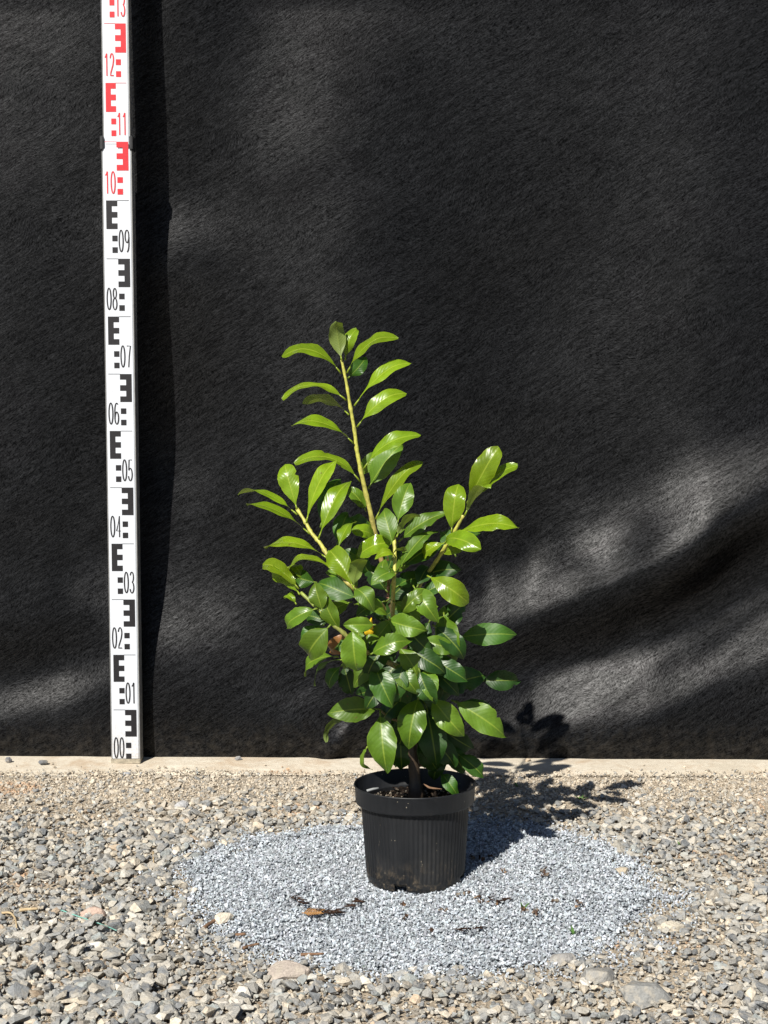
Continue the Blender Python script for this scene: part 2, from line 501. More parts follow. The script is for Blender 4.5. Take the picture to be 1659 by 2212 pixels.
# ------------------------------------------------------------------ stones
def stone_protos(n, npts, flat, seed):
    rs = random.Random(seed); out = []
    for _ in range(n):
        bm = bmesh.new()
        ax = (1.0, rs.uniform(.62, .95), rs.uniform(flat[0], flat[1]))
        for k in range(npts):
            v = Vector((rs.gauss(0, 1), rs.gauss(0, 1), rs.gauss(0, 1))).normalized() * rs.uniform(.82, 1.12)
            # push towards a box so the stone gets broken flat faces
            mx = max(abs(v.x), abs(v.y), abs(v.z)); v = v.lerp(v/mx, rs.uniform(0.0, .45))
            bm.verts.new((v.x*ax[0]*.5, v.y*ax[1]*.5, v.z*ax[2]*.5))
        r = bmesh.ops.convex_hull(bm, input=bm.verts)
        bmesh.ops.delete(bm, geom=[v for v in bm.verts if not v.link_faces], context='VERTS')
        bmesh.ops.triangulate(bm, faces=bm.faces)
        bmesh.ops.recalc_face_normals(bm, faces=bm.faces)
        bm.verts.index_update()
        Vv = np.array([v.co for v in bm.verts]); Ff = np.array([[v.index for v in f.verts] for f in bm.faces])
        bm.free(); out.append((Vv, Ff))
    return out

def scatter_mesh(name, protos, P, S, Rz, tilt, col, mat, parent=None):
    """all stones joined; P (n,3), S (n,), Rz (n,), tilt (n,2), col (n,3)"""
    n = len(P); which = rng.integers(0, len(protos), n)
    Vs, Fs, Cs, off = [], [], [], 0
    for k, (pv, pf) in enumerate(protos):
        idx = np.where(which == k)[0]
        if not len(idx): continue
        c, s = np.cos(Rz[idx]), np.sin(Rz[idx])
        a, b = tilt[idx, 0], tilt[idx, 1]
        X = pv[None, :, 0]*np.cos(a)[:, None] + pv[None, :, 2]*np.sin(a)[:, None]
        Z = -pv[None, :, 0]*np.sin(a)[:, None] + pv[None, :, 2]*np.cos(a)[:, None]
        Y = pv[None, :, 1]*np.cos(b)[:, None] - Z*np.sin(b)[:, None]
        Z = pv[None, :, 1]*np.sin(b)[:, None] + Z*np.cos(b)[:, None]
        x = (X*c[:, None]-Y*s[:, None]); y = (X*s[:, None]+Y*c[:, None])
        vv = np.stack([x, y, Z], 2)*S[idx][:, None, None] + P[idx][:, None, :]
        m = len(idx); nv = len(pv)
        Vs.append(vv.reshape(-1, 3)); Cs.append(np.repeat(col[idx], nv, 0))
        Fs.append((pf[None]+(np.arange(m)*nv)[:, None, None]+off).reshape(-1, 3)); off += m*nv
    return np_mesh_obj(name, np.concatenate(Vs), np.concatenate(Fs), mat, parent, False, np.concatenate(Cs))

PAL = np.array([(.29,.28,.26),(.235,.235,.23),(.185,.19,.195),(.34,.32,.285),(.42,.37,.30),(.135,.14,.145),(.46,.43,.385),(.27,.245,.21),(.25,.265,.26),(.38,.295,.215)])
PAL = PAL*np.array([1.13, 1.135, 1.115])
PW = np.array([.19,.18,.14,.15,.08,.08,.06,.05,.06,.012])
def stone_cols(x, y, n):
    tan = np.clip((y-2.30)/.30, 0, 1)*.7 + np.clip((vnoise(x*2.6+31, y*2.6+7)-.58)*4, 0, 1)*.25
    k = rng.choice(len(PAL), n, p=PW/PW.sum())
    c = PAL[k]*rng.uniform(.80, 1.2, (n, 1))
    t = (rng.random(n) < tan)[:, None]
    c2 = np.array([.50, .425, .325])*rng.uniform(.65, 1.25, (n, 1))
    return np.clip(np.where(t, c*.4+c2*.6, c), .04, .75)

# outline of the pale chippings spread under the pot
PATCH_UV = [(372,1888),(420,1852),(480,1826),(560,1800),(660,1786),(780,1776),(900,1772),(1040,1772),(1160,1784),(1260,1800),(1335,1826),(1378,1862),(1400,1900),(1455,1930),(1420,1968),(1370,2004),(1300,2040),(1215,2068),(1120,2090),(1010,2100),(900,2100),(800,2090),(700,2082),(600,2060),(520,2030),(462,1990),(430,1950),(395,1915)]
patch = np.array([gnd(u, v)[:2] for u, v in PATCH_UV])
def in_patch(x, y):
    inside = np.zeros(x.shape, bool); j = len(patch)-1
    for i in range(len(patch)):
        xi, yi = patch[i]; xj, yj = patch[j]
        c = ((yi > y) != (yj > y)) & (x < (xj-xi)*(y-yi)/(yj-yi+1e-12)+xi)
        inside ^= c; j = i
    return inside
def patch_dist(x, y):
    d = np.full(x.shape, 9.0)
    for i in range(len(patch)):
        a, b = patch[i-1], patch[i]; ab = b-a
        t = np.clip(((x-a[0])*ab[0]+(y-a[1])*ab[1])/(ab@ab), 0, 1)
        d = np.minimum(d, np.hypot(x-a[0]-t*ab[0], y-a[1]-t*ab[1]))
    return np.where(in_patch(x, y), d, -d)

def mound(x, y):
    d = patch_dist(x, y)
    return np.clip(d/.11, 0, 1)**.8*0.016

protos = stone_protos(32, 15, (.42, .75), 3)
proto_meshes = []
for k, (pv, pf) in enumerate(protos):
    me = bpy.data.meshes.new('stone'); me.from_pydata(pv.tolist(), [], pf.tolist()); me.materials.append(M['stone']); proto_meshes.append(me)

def region(n, x0, x1, y0, y1):
    return rng.uniform(x0, x1, n), rng.uniform(y0, y1, n)

def gravel_layer(n, smin, smax, power, x0, x1, y0, y1, lift):
    x, y = region(n, x0, x1, y0, y1)
    near = np.clip((y+YAW*x-2.38)/.26, 0, 1)
    keep = rng.random(n) > near*.80*(0.55+0.8*vnoise(x*7, y*7))          # fewer stones on the sandy strip by the kerb
    d = patch_dist(x, y)
    keep &= (d < 0.06*(vnoise(x*22, y*22)-.52)) & (y+YAW*x < KERB_Y+.004)
    x, y = x[keep], y[keep]; n = len(x)
    s = smin*(smax/smin)**(rng.random(n)**power)
    s *= 1-.45*np.clip((y-2.36)/.3, 0, 1)
    clump = vnoise(x*6+3, y*6+17)
    s *= (.70+.6*clump)*(1+.10*np.clip((1.85-y)/.3, 0, 1))
    z = gz(x, y) + s*rng.uniform(.02, .30, n) + lift*rng.random(n)**1.5*np.clip((2.55-y)/.2, 0.1, 1)
    return x, y, z, s

xa, ya, za, sa = gravel_layer(48000, .0048, .0205, 1.65, -1.0, 1.0, 1.42, KERB_Y+.01, .006)
xb, yb, zb, sb = gravel_layer(24000, .0070, .0225, 1.4, -1.5, 1.5, 1.1, KERB_Y+.01, .006)
far = (np.abs(xb) > 1.0) | (yb < 1.42)
xa, ya, za, sa = [np.concatenate([p, q[far]]) for p, q in ((xa, xb), (ya, yb), (za, zb), (sa, sb))]
ca = stone_cols(xa, ya, len(xa))
# the 300 stones that show largest become objects of their own
depth = ya*math.cos(PITCH) + (CAM_H-za)*math.sin(PITCH)
uu = 829.5+FOC*xa/depth; vv = 1106+FOC*((CAM_H-za)*math.cos(PITCH)-ya*math.sin(PITCH))/depth
vis = (uu > 8) & (uu < 1651) & (vv < 2204)
score = np.where(vis, sa/depth, 0)
top = np.argsort(-score)[:288]
rest = np.ones(len(xa), bool); rest[top] = False
for k in top:
    o = bpy.data.objects.new('stone', random.choice(proto_meshes)); C.objects.link(o)
    o.parent = ground
    s = sa[k]*1.08
    o.location = (xa[k], ya[k], za[k]); o.scale = (s*random.uniform(.9, 1.2), s*random.uniform(.85, 1.1), s*random.uniform(.8, 1.05))
    o.rotation_euler = (random.gauss(0, .28), random.gauss(0, .28), random.uniform(0, 6.28))
    o.color = (*ca[k], 1)
def scat(name, protos, x, y, z, s, col, mat, parent, tl=.35):
    n = len(x)
    return scatter_mesh(name, protos, np.stack([x, y, z], 1), s, rng.uniform(0, 6.28, n), rng.normal(0, tl, (n, 2)), col, mat, parent)
o = scat('gravel', protos, xa[rest], ya[rest], za[rest], sa[rest], ca[rest], M['stone_mass'], ground)
tag(o, kind='stuff')
# fines between the stones
small = stone_protos(16, 8, (.5, .85), 8)
x, y = region(44000, -1.05, 1.05, 1.45, KERB_Y+.08)
x2, y2 = region(16000, -1.05, 1.05, 2.50, KERB_Y+.035)
x = np.concatenate([x, x2]); y = np.concatenate([y, y2]); yk = y+YAW*x
keep = patch_dist(x, y) < .004
keep &= (yk < KERB_Y+.012*(vnoise(x*12, y*4)-.2)) | (rng.random(len(x)) < .75*np.exp(-np.maximum(yk-KERB_Y-.03*(vnoise(x*5+4, y*0+2.2)-.3), 0)/.013)+.012)
x, y = x[keep], y[keep]
s = .0026*(3.2)**(rng.random(len(x))**1.6)
z = np.where(y+YAW*x > KERB_Y-.004, .0005, gz(x, y)) + s*.25
c = stone_cols(x, y, len(x)); tanm = (rng.random(len(x)) < .5)[:, None]
c = np.where(tanm, np.array([.52, .445, .345])*rng.uniform(.7, 1.2, (len(x), 1)), c)
rust = (np.clip((vnoise(x*6+51, y*9+13)-.62)*6, 0, .75)*(rng.random(len(x)) < .8))[:, None]
c = c*(1-rust)+np.array([.44, .27, .155])*rng.uniform(.8, 1.15, (len(x), 1))*rust
o = scat('fine_grit', small, x, y, z, s, c, M['stone_mass'], ground, .6)
tag(o, kind='stuff')

# pale blue-grey chippings
chip = stone_protos(16, 8, (.5, .85), 21)
n = 92000
bx0, by0 = patch.min(0)-.05; bx1, by1 = patch.max(0)+.05
x, y = region(n, bx0, bx1, by0, by1)
d = patch_dist(x, y) + .06*(vnoise(x*14, y*14)-.5) + .035*(vnoise(x*45, y*45)-.5)
keep = (d > 0) | ((d > -.05) & (rng.random(n) < .55*np.exp(d/.022)))
x, y, d = x[keep], y[keep], d[keep]; n = len(x)
s = rng.uniform(.0030, .0058, n)*(1+.5*(rng.random(n) < .05))
z = gz(x, y) + mound(x, y) + rng.uniform(-.003, .003, n) + np.where(d < .03, .004, 0)
b_ = rng.choice([.25, .34, .43, .52, .64], n, p=[.16, .26, .30, .19, .09])*rng.uniform(.85, 1.12, n)
tint = np.stack([.875+.08*rng.random(n), .975+.03*rng.random(n), 1.03+.07*rng.random(n)], 1)
c = np.clip(b_[:, None]*tint, 0, .8)
def mat_chip():
    m, nt, b = new_mat('pale_chipping')
    a = N(nt, 'ShaderNodeAttribute', attribute_name='Col'); g = N(nt, 'ShaderNodeNewGeometry')
    n1 = noise(nt, g.outputs['Position'], 700, 3, 0.6)
    L(nt, mixc(nt, 1.0, a.outputs['Color'], ramp(nt, n1, [(0.3, 0.75), (0.7, 1.2)]), 'MULTIPLY'), b.inputs['Base Color'])
    b.inputs['Roughness'].default_value = 0.7; b.inputs['Specular IOR Level'].default_value = 0.35
    return m
M['chip'] = mat_chip()
chips = scat('chippings', chip, x, y, z, s, c, M['chip'], None, .7)
tag(chips, 'pale blue-grey stone chippings spread in a round patch under the pot', 'chippings', kind='stuff')
# the bed the chippings lie on, so no sand shows between them
th = np.linspace(0, 2*math.pi, 97)[:-1]
cx_, cy_ = patch.mean(0)
bv, bf = [(cx_, cy_, float(gz(cx_, cy_))+.016)], []
rings = [.25, .5, .75, .88, .97]
pr = []
for t in th:      # polar radius of the outline
    rr = np.linspace(0, 1.2, 400); px, py = cx_+rr*math.cos(t), cy_+rr*math.sin(t)
    ins = in_patch(px, py); pr.append(rr[ins].max())
for f_ in rings:
    for t, r_ in zip(th, pr):
        px, py = cx_+f_*r_*math.cos(t), cy_+f_*r_*math.sin(t)
        hz = float(gz(px, py)+mound(np.array([px]), np.array([py]))[0]) - .0015
        if f_ > .95: hz = float(gz(px, py))-.006
        bv.append((px, py, hz))
for k in range(96): bf.append((0, 1+k, 1+(k+1) % 96))
for j in range(len(rings)-1):
    for k in range(96):
        a, b2 = 1+j*96+k, 1+j*96+(k+1) % 96
        bf.append((a, a+96, b2+96, b2))
M['chip_dust'] = mat_simple('chipping_dust', (0.24, 0.255, 0.27), 0.95, 0.1, 260, 0.5, 0.8, 0.003)
o = mesh_obj('chipping_bed', bv, bf, M['chip_dust'], ground, smooth=True)

# ------------------------------------------------------------------ backdrop cloth
FY = 2.752
def I_(x, pts):
    p = np.array(pts); return np.interp(x, p[:, 0], p[:, 1])
fx = np.arange(-1.9, 1.9001, 0.0125); fz = np.arange(0.0, 2.35, 0.01)
FXX, FZZ = np.meshgrid(fx, fz)
def band(pts, amp, sig):
    zc = I_(FXX, pts); a = I_(FXX, amp); sg = I_(FXX, sig) if hasattr(sig, '__len__') else sig
    return a*np.exp(-.5*((FZZ-zc)/sg)**2)
def uv2xz(u, v, Y=2.80):
    p = at(u, v, Y); return (p.x, p.z)
def line(*uvs): return sorted(uv2xz(u, v) for u, v in uvs)
ux = lambda u: uv2xz(u, 1200)[0]
slope = np.zeros_like(FXX)
# bright upper ridge of the big diagonal fold, right
slope += band(line((860,1385),(1000,1338),(1120,1292),(1250,1232),(1350,1180),(1500,1085),(1659,985),(2000,780)),
              [(ux(760),0),(ux(900),.35),(ux(1050),.62),(ux(1300),.62),(ux(1500),.45),(ux(1700),.40),(ux(2200),.2)], .050)
# dark overhang under it
slope += band(line((860,1452),(1080,1398),(1300,1330),(1450,1255),(1600,1150),(1700,1085),(2000,900)),
              [(ux(780),0),(ux(900),-.30),(ux(1080),-.55),(ux(1300),-.75),(ux(1500),-.85),(ux(1700),-.6),(ux(2200),-.2)], .040)
# broad lower ridge
slope += band(line((900,1520),(1150,1490),(1300,1462),(1450,1430),(1600,1370),(1750,1290)),
              [(ux(750),.0),(ux(950),.28),(ux(1150),.48),(ux(1450),.44),(ux(1700),.36),(ux(2200),.2)], .056)
# roll at the foot
slope += band([(-2,.012),(2,.012)], [(-2,-.42),(ux(250),-.30),(ux(400),-.28),(ux(700),-.5),(ux(1100),-.35),(ux(1659),-.5),(2,-.5)], .022)
# left: cloth swings back behind the staff
slope += band(line((-400,1330),(0,1310),(300,1290),(600,1330),(760,1400)), [(ux(-400),.10),(ux(100),.14),(ux(300),.34),(ux(560),.18),(ux(760),.0)], .070)
slope += band(line((-300,1500),(0,1505),(130,1478),(240,1440),(420,1480),(640,1500),(760,1470)),
              [(ux(-400),.3),(ux(0),.34),(ux(150),.42),(ux(240),.30),(ux(330),.08),(ux(500),.14),(ux(640),.20),(ux(760),.05)], .034)
slope += band(line((-300,1420),(0,1400),(150,1370),(260,1360)), [(ux(-400),-.2),(ux(0),-.22),(ux(180),-.18),(ux(330),0)], .035)
# gentle rumples everywhere
wob = .10*(vnoise(FXX*1.6+FZZ*.8+5, FZZ*3.4-FXX*1.9+2)-.5) + .05*(vnoise(FXX*3+3, FZZ*7-FXX*4)-.5)
k7 = np.exp(-.5*(np.arange(-20, 21)/8.0)**2); k7 /= k7.sum()
for ax_ in (0, 1): wob = np.apply_along_axis(lambda r_: np.convolve(np.pad(r_, 20, mode='edge'), k7, 'valid'), ax_, wob)
slope += wob*.6
# small diagonal wrinkles on the big folds and faint ones above
wr = vnoise((FXX*.89+FZZ*.45)*3.2+3, (FZZ*.89-FXX*.45)*24+11)-.5
wr += .6*(vnoise((FXX*.80+FZZ*.6)*6+31, (FZZ*.80-FXX*.6)*48+5)-.5)
slope += wr*(.09+.22*np.clip((FXX-.05)/.2, 0, 1)*np.exp(-.5*((FZZ-.26)/.16)**2))
for (u, v, r_, a_) in ((680,360,.05,-.22),(760,440,.08,.07),(420,30,.10,-.15),(1180,480,.10,-.08),(560,450,.09,-.10),(1560,180,.2,.03),(1250,1210,.03,-.3)):
    X0, Z0 = uv2xz(u, v); dx, dz = FXX-X0, FZZ-Z0
    w = dz-.45*dx; t_ = dx+.45*dz
    slope += a_*np.exp(-.5*((w/(r_*.5))**2+(t_/(r_*1.3))**2))
Yf = FY + np.cumsum(slope, 0)*0.01
# keep the sheet from drifting: pull its upper part back to a plumb hang
drift = Yf - (FY+.092)
kz = np.clip((FZZ-.45)/.9, 0, 1)
Yf = Yf - drift*kz*.85
kern = np.exp(-.5*(np.arange(-16, 17)/6.0)**2); kern /= kern.sum()
sm = np.array([np.convolve(np.pad(r_, 16, mode='edge'), kern, 'valid') for r_ in Yf])
ku = np.clip((FZZ-.35)/.3, 0, 1)
Yf = Yf*(1-ku)+sm*ku - YAW*FXX
# a crease running to the foot, left of the pot
X0, Z0 = uv2xz(770, 1535); X1, Z1 = uv2xz(700, 1628)
dd = Vector((X1-X0, Z1-Z0)); ln = dd.length; dd.normalize()
t_ = (FXX-X0)*dd.x+(FZZ-Z0)*dd.y; w_ = (FXX-X0)*dd.y-(FZZ-Z0)*dd.x
# hollows of the sheet beside the staff, read off the wavy edge of its shadow
hang = sorted((uv2xz(320, v)[1], 2.71+off*.00134) for v, off in ((-400,72),(0,72),(200,79),(430,86),(560,71),(700,79),(900,89),(1000,88),(1100,76),(1200,70),(1300,58),(1400,35),(1500,27),(1600,33),(1640,33)))
hz_ = np.array([h[0] for h in hang]); hy_ = np.array([h[1] for h in hang])
tgt = np.interp(FZZ[:, 0], hz_, hy_)
k9 = np.exp(-.5*(np.arange(-9, 10)/3.5)**2); k9 /= k9.sum()
tgt = np.convolve(np.pad(tgt, 9, mode='edge'), k9, 'valid')[:, None]
wx = np.exp(-.5*((FXX+.385)/.085)**2)
Yf = Yf*(1-wx)+(tgt-YAW*(FXX+.385))*wx
Yf = Yf - .020*np.exp(-.5*(w_/.011)**2)*np.exp(-.5*((t_-ln*.6)/(ln*.38))**2)
V = np.stack([FXX.ravel(), Yf.ravel(), FZZ.ravel()], 1)
nx, nz = len(fx), len(fz)
I = (np.arange(nz-1)[:, None]*nx + np.arange(nx-1)[None, :]).ravel()
F = np.stack([I, I+1, I+nx+1, I+nx], 1)
cloth = np_mesh_obj('backdrop_cloth', V, F, M['fabric'], smooth=True)
uvl = cloth.data.uv_layers.new(name='UVMap')
uvl.data.foreach_set('uv', V[F.ravel()][:, [0, 2]].astype(np.float32).ravel())
tag(cloth, 'black fleecy geotextile sheet hung as a backdrop with diagonal folds', 'backdrop')

# ------------------------------------------------------------------ levelling staff
ST_X, ST_Y = -0.4648, 2.71
staff = tag(empty('measuring_staff', (ST_X, ST_Y, 0.0), (0, R(0.1), 0)), 'white measuring staff with red and black markings standing against the black sheet', 'measuring staff')
W1, W2, T1, T2 = 0.0520, 0.0472, 0.033, 0.028
JOIN, TOP = 1.087, 2.0
def bevel_box(name, x0, x1, y0, y1, z0, z1, mat, parent, bv=.0012):
    bm = bmesh.new()
    bmesh.ops.create_cube(bm, size=1)
    for v in bm.verts: v.co = ((x0+x1)/2+v.co.x*(x1-x0), (y0+y1)/2+v.co.y*(y1-y0), (z0+z1)/2+v.co.z*(z1-z0))
    bmesh.ops.bevel(bm, geom=bm.edges, offset=bv, segments=2, affect='EDGES')
    me = bpy.data.meshes.new(name); bm.to_mesh(me); bm.free()
    o = bpy.data.objects.new(name, me); C.objects.link(o); me.materials.append(mat); o.parent = parent
    return o
low = bevel_box('lower_section', -W1/2+.0018, W1/2-.0018, 0, T1, .008, JOIN, M['staff_white'], staff)
upp = bevel_box('upper_section', -W2/2+.0018, W2/2-.0018, .003, .003+T2, JOIN-.01, TOP, M['staff_white'], staff)
for sx in (-1, 1):
    a, b = sorted((sx*(W1/2-.0017), sx*(W1/2)))
    bevel_box('edge_rail', a, b, .0006, T1+.001, .004, JOIN-.001, M['staff_alu'], low, .0004)
    a, b = sorted((sx*(W2/2-.0017), sx*(W2/2)))
    bevel_box('edge_rail', a, b, .0036, .003+T2+.001, JOIN-.004, TOP, M['staff_alu'], upp, .0004)
    a, b = sorted((sx*(W2/2-.0012), sx*(W1/2+.0022)))
    bevel_box('clip', a, b, -.003, T1+.002, JOIN-.002, JOIN+.0215, M['clip'], staff, .0012)
bevel_box('foot_cap', -W1/2-.0005, W1/2+.0005, -.002, T1+.001, 0, .0085, M['cap'], staff, .001)

def arc(cx, cy, rx, ry, a0, a1, n=14):
    return [(cx+rx*math.cos(R(a0+(a1-a0)*i/n)), cy+ry*math.sin(R(a0+(a1-a0)*i/n))) for i in range(n+1)]
DIG = {
 0: [arc(.5, .5, .42, .47, 90, 450, 28)],
 1: [[(.12, .80), (.34, .86), (.52, .97), (.55, .97), (.55, .02)]],
 2: [arc(.5, .73, .38, .24, 170, -20, 14)+[(.72, .48), (.22, .16), (.12, .04), (.90, .04)]],
 3: [arc(.47, .74, .36, .23, 160, -80, 14)+arc(.46, .27, .42, .245, 80, -165, 14)],
 4: [[(.72, .02), (.72, .97), (.08, .30), (.95, .30)]],
 5: [[(.85, .96), (.24, .96), (.16, .52)]+arc(.47, .31, .41, .28, 140, -165, 16)],
 6: [[(.80, .90)]+arc(.52, .60, .42, .36, 80, 180, 10)+arc(.5, .30, .40, .27, 180, 540, 24)],
 7: [[(.10, .96), (.90, .96), (.62, .50), (.48, .02)]],
 8: [arc(.5, .74, .33, .22, 270, 630, 22), arc(.5, .28, .41, .255, 90, 450, 24)],
 9: [arc(.5, .70, .40, .27, 0, 360, 24)+arc(.48, .40, .42, .37, 10, -95, 10)],
}
def ribbon(verts, faces, pts, w, y):
    pts = [Vector((p[0], p[1])) for p in pts]
    b = len(verts)
    closed = (pts[0]-pts[-1]).length < 1e-6
    n = len(pts)
    for i in range(n):
        p0 = pts[i-1] if i > 0 else (pts[-2] if closed else pts[0])
        p1 = pts[i+1] if i < n-1 else (pts[1] if closed else pts[-1])
        t = (p1-p0).normalized(); nn = Vector((-t.y, t.x))
        ww = w*(1.0+.35*abs(t.y))/1.2/2          # uprights a little heavier, as printed
        a, c2 = pts[i]+nn*ww, pts[i]-nn*ww
        verts += [(a.x, y-2e-5*i, a.y), (c2.x, y-2e-5*i, c2.y)]
    for i in range(n-1):
        faces.append((b+2*i, b+2*i+1, b+2*i+3, b+2*i+2))
def quad(v, f, x0, x1, z0, z1, y):
    b = len(v); v += [(x0, y, z0), (x1, y, z0), (x1, y, z1), (x0, y, z1)]; f.append((b, b+1, b+2, b+3))
for k in range(0, 20):
    z0 = k*.1
    upper = k >= 11
    par = upp if upper else low
    W, yy = (W2, .003-.0004) if upper else (W1, -.0004)
    ink = M['ink_red'] if k >= 10 else M['ink_black']
    X = lambda f: (f-.5)*W
    mirror = (k % 2 == 0)
    v, f = [], []
    zt = z0+.0985
    for a in (0, 2, 4):
        if mirror: quad(v, f, X(.50), X(.705), zt-.0098*(a+1), zt-.0098*a, yy)
        else: quad(v, f, X(.315), X(.50), zt-.0098*(a+1), zt-.0098*a, yy)
    if mirror: quad(v, f, X(.705), X(.895), zt-.049, zt, yy)
    else: quad(v, f, X(.125), X(.315), zt-.049, zt, yy)
    mesh_obj('graduation_mark', v, f, ink, par)
    for zz in (.0285, .0085):
        v, f = [], []
        (a, b) = (.515, .70) if mirror else (.315, .495)
        quad(v, f, X(a), X(b), z0+zz, z0+zz+.0098, yy)
        mesh_obj('graduation_square', v, f, ink, par)
    v, f = [], []
    (a, b) = (.11, .50) if mirror else (.50, .89)
    quad(v, f, X(a), X(b), z0+.0980, z0+.0988, yy)
    mesh_obj('division_line', v, f, ink, par)
    v, f = [], []
    x0 = .10 if mirror else .535
    for d_, xx in ((k // 10, x0), (k % 10, x0+.195)):
        for pl in DIG[d_]:
            ribbon(v, f, [(X(xx)+px*.155*W, z0+.0095+py*.0395) for px, py in pl], .0019, yy-.0001)
    mesh_obj('numeral', v, f, ink, par)

# ------------------------------------------------------------------ pot
PB = gnd(897.7, 1896, 0.004)
POT_Z = 0.004
pot = tag(empty('plant_pot', (PB.x, PB.y, POT_Z), (R(-1.6), R(-0.5), 0)), 'black ribbed plastic nursery pot standing on the pale chippings', 'plant pot')
SEG = 288
def lathe(name, prof, mat, rib=0.0, skip=None, seg=SEG, ribz=None):
    v, f = [], []
    for j, (r, z) in enumerate(prof):
        for k in range(seg):
            a = 2*math.pi*k/seg
            rr = r
            if rib and ribz[0] <= z <= ribz[1]:
                ph = (k % 4)/4
                rr += rib*(1 if ph < .5 else -.4)
            v.append((rr*math.cos(a), rr*math.sin(a), z))
    for j in range(len(prof)-1):
        for k in range(seg):
            if skip and skip(j, k): continue
            k2 = (k+1) % seg
            f.append((j*seg+k, j*seg+k2, (j+1)*seg+k2, (j+1)*seg+k))
    return mesh_obj(name, v, f, mat, pot, smooth=True)
HZ, RZ = .1345, .1085
def rb(z): return .0672+(z/RZ)*(.0745-.0672)
def notch(j, k):
    a = (k/SEG*360+360-243) % 90        # six openings round the foot
    return j < 3 and a < 15.5
zs = [0, .004, .008, .0105, .012, .02, .04, .06, .08, .10, RZ]
wall = lathe('wall', [(rb(z)-(.0012 if z < .001 else 0), z) for z in zs], M['pot'], .00075, notch, ribz=(.0119, .101))
lathe('inner_wall', [(rb(z)-.0022, z) for z in (0.0, .008, .0105, .05, RZ+.004)], M['pot'], skip=lambda j, k: j == 0 and notch(0, k))
rim = lathe('rim_band', [(rb(RZ)-.0005, RZ), (.0808, RZ+.0002), (.0822, RZ+.0012), (.0826, RZ+.003), (.0836, HZ-.004), (.0846, HZ-.0018), (.0850, HZ-.0006), (.0846, HZ+.0004), (.0836, HZ+.0004), (.0828, HZ-.0015), (.0818, RZ+.004), (.074, RZ+.002)], M['pot'], .00012, ribz=(RZ+.002, HZ-.005))
v = [(0, 0, .0125)]; f = []
for k in range(96):
    a = 2*math.pi*k/96; v.append((.0655*math.cos(a), .0655*math.sin(a), .0125))
for k in range(96): f.append((0, 1+(k+1) % 96, 1+k))
mesh_obj('floor', v, f, M['pot'], pot)
# soil
v, f = [(0, 0, .110)], []
NR = 14
for j in range(1, NR+1):
    r_ = .0725*j/NR
    for k in range(72):
        a = 2*math.pi*k/72; x_, y_ = r_*math.cos(a), r_*math.sin(a)
        v.append((x_, y_, .106+.010*(float(vnoise(x_*70+9, y_*70+4))-.5)+.006*(float(vnoise(x_*220+1, y_*220))-.5)))
for k in range(72): f.append((0, 1+k, 1+(k+1) % 72))
for j in range(NR-1):
    for k in range(72):
        a, b2 = 1+j*72+k, 1+j*72+(k+1) % 72; f.append((a, a+72, b2+72, b2))
mesh_obj('soil', v, f, M['soil'], pot, smooth=False)
# crumbs and bits lying on the soil
nC = 420
t = rng.uniform(0, 6.28, nC); r_ = .069*np.sqrt(rng.random(nC))
cc = np.array([.035, .022, .014])*rng.uniform(.4, 1.6, (nC, 1)); pale = rng.random(nC) < .07
cc[pale] = np.array([.16, .115, .07])*rng.uniform(.7, 1.3, (pale.sum(), 1))
o = scat('soil_crumbs', small, r_*np.cos(t), r_*np.sin(t), .1075+.006*rng.random(nC), rng.uniform(.002, .006, nC), cc, M['stone_mass'], pot, .8)
tag(o, kind='stuff')

# ------------------------------------------------------------------ the shrub
PY = PB.y + 0.002
plant = tag(empty('laurel_shrub', (PB.x, PB.y, POT_Z+.112)), 'young cherry laurel shrub with glossy green leaves growing in the black pot', 'shrub')
P0 = Vector(plant.location)
CROPS = {'P': (900, 1200, 1.3825), 'Q': (900, 2100, 1.276), 'A': (900, 1750, 2.765), 'B': (1450, 1750, 2.765), 'C': (950, 2250, 2.765), 'D': (1500, 2250, 2.765), 'E': (1200, 2650, 2.212), 'U': (0, 0, .548611)}
def cp(cr, x, y):
    ox, oy, k = CROPS[cr]; s_ = 1659/3024
    return ((ox+x/k)*s_, (oy+y/k)*s_)
def pt(cr, x, y, d=0.0, lean=True):
    u, v = cp(cr, x, y)
    if lean and (cr in 'AC' or (cr == 'B' and x < 560)):          # these shoots lean out towards the camera
        d -= .095*math.exp(-.5*((u-770)/150)**2-.5*((v-1320)/130)**2)
    if lean and cr == 'B' and x >= 560:
        d -= .10*min(1, max(0, (u-880)/170))
    return at(u, v, PY+d)

def stem(name, pts, r0, r1, col, age=(0, 0), n=6):
    P = catmull([tuple(Vector(p)-P0) for p in pts], n)
    rad = [r0+(r1-r0)*i/(len(P)-1) for i in range(len(P))]
    v, f = [], []
    # swollen nodes
    rad = [r*(1+random.uniform(-.06, .06)+(random.uniform(.15, .38) if i % 5 == 2 else 0)) for i, r in enumerate(rad)]
    tube(v, f, P, rad, 9, .14)
    o = mesh_obj(name, v, f, M['stem'], plant, smooth=True)
    a = o.data.attributes.new('age', 'FLOAT', 'POINT')
    a.data.foreach_set('value', [age[0]+(age[1]-age[0])*((i//9)/(len(P)-1)) for i in range(len(v))])
    o.color = (*col, 1)
    return o
YG = (.40, .39, .075); OLD = (.030, .021, .015)
BASE = Vector((PB.x+.0015, PB.y, POT_Z+.094))
stub = pt('D', 95, 215)
trunk = stem('trunk', [BASE, pt('U', 893, 1640), pt('U', 889, 1560), pt('U', 880, 1450, .004), pt('U', 862, 1370, .004), pt('U', 848, 1320), stub], .0088, .0052, OLD, (.05, .15))
stem('pruned_stub', [pt('D', 104, 290, -.002), pt('D', 97, 225, -.004), pt('D', 90, 160, -.005)], .0052, .0030, (.26, .13, .085), (0, .25))
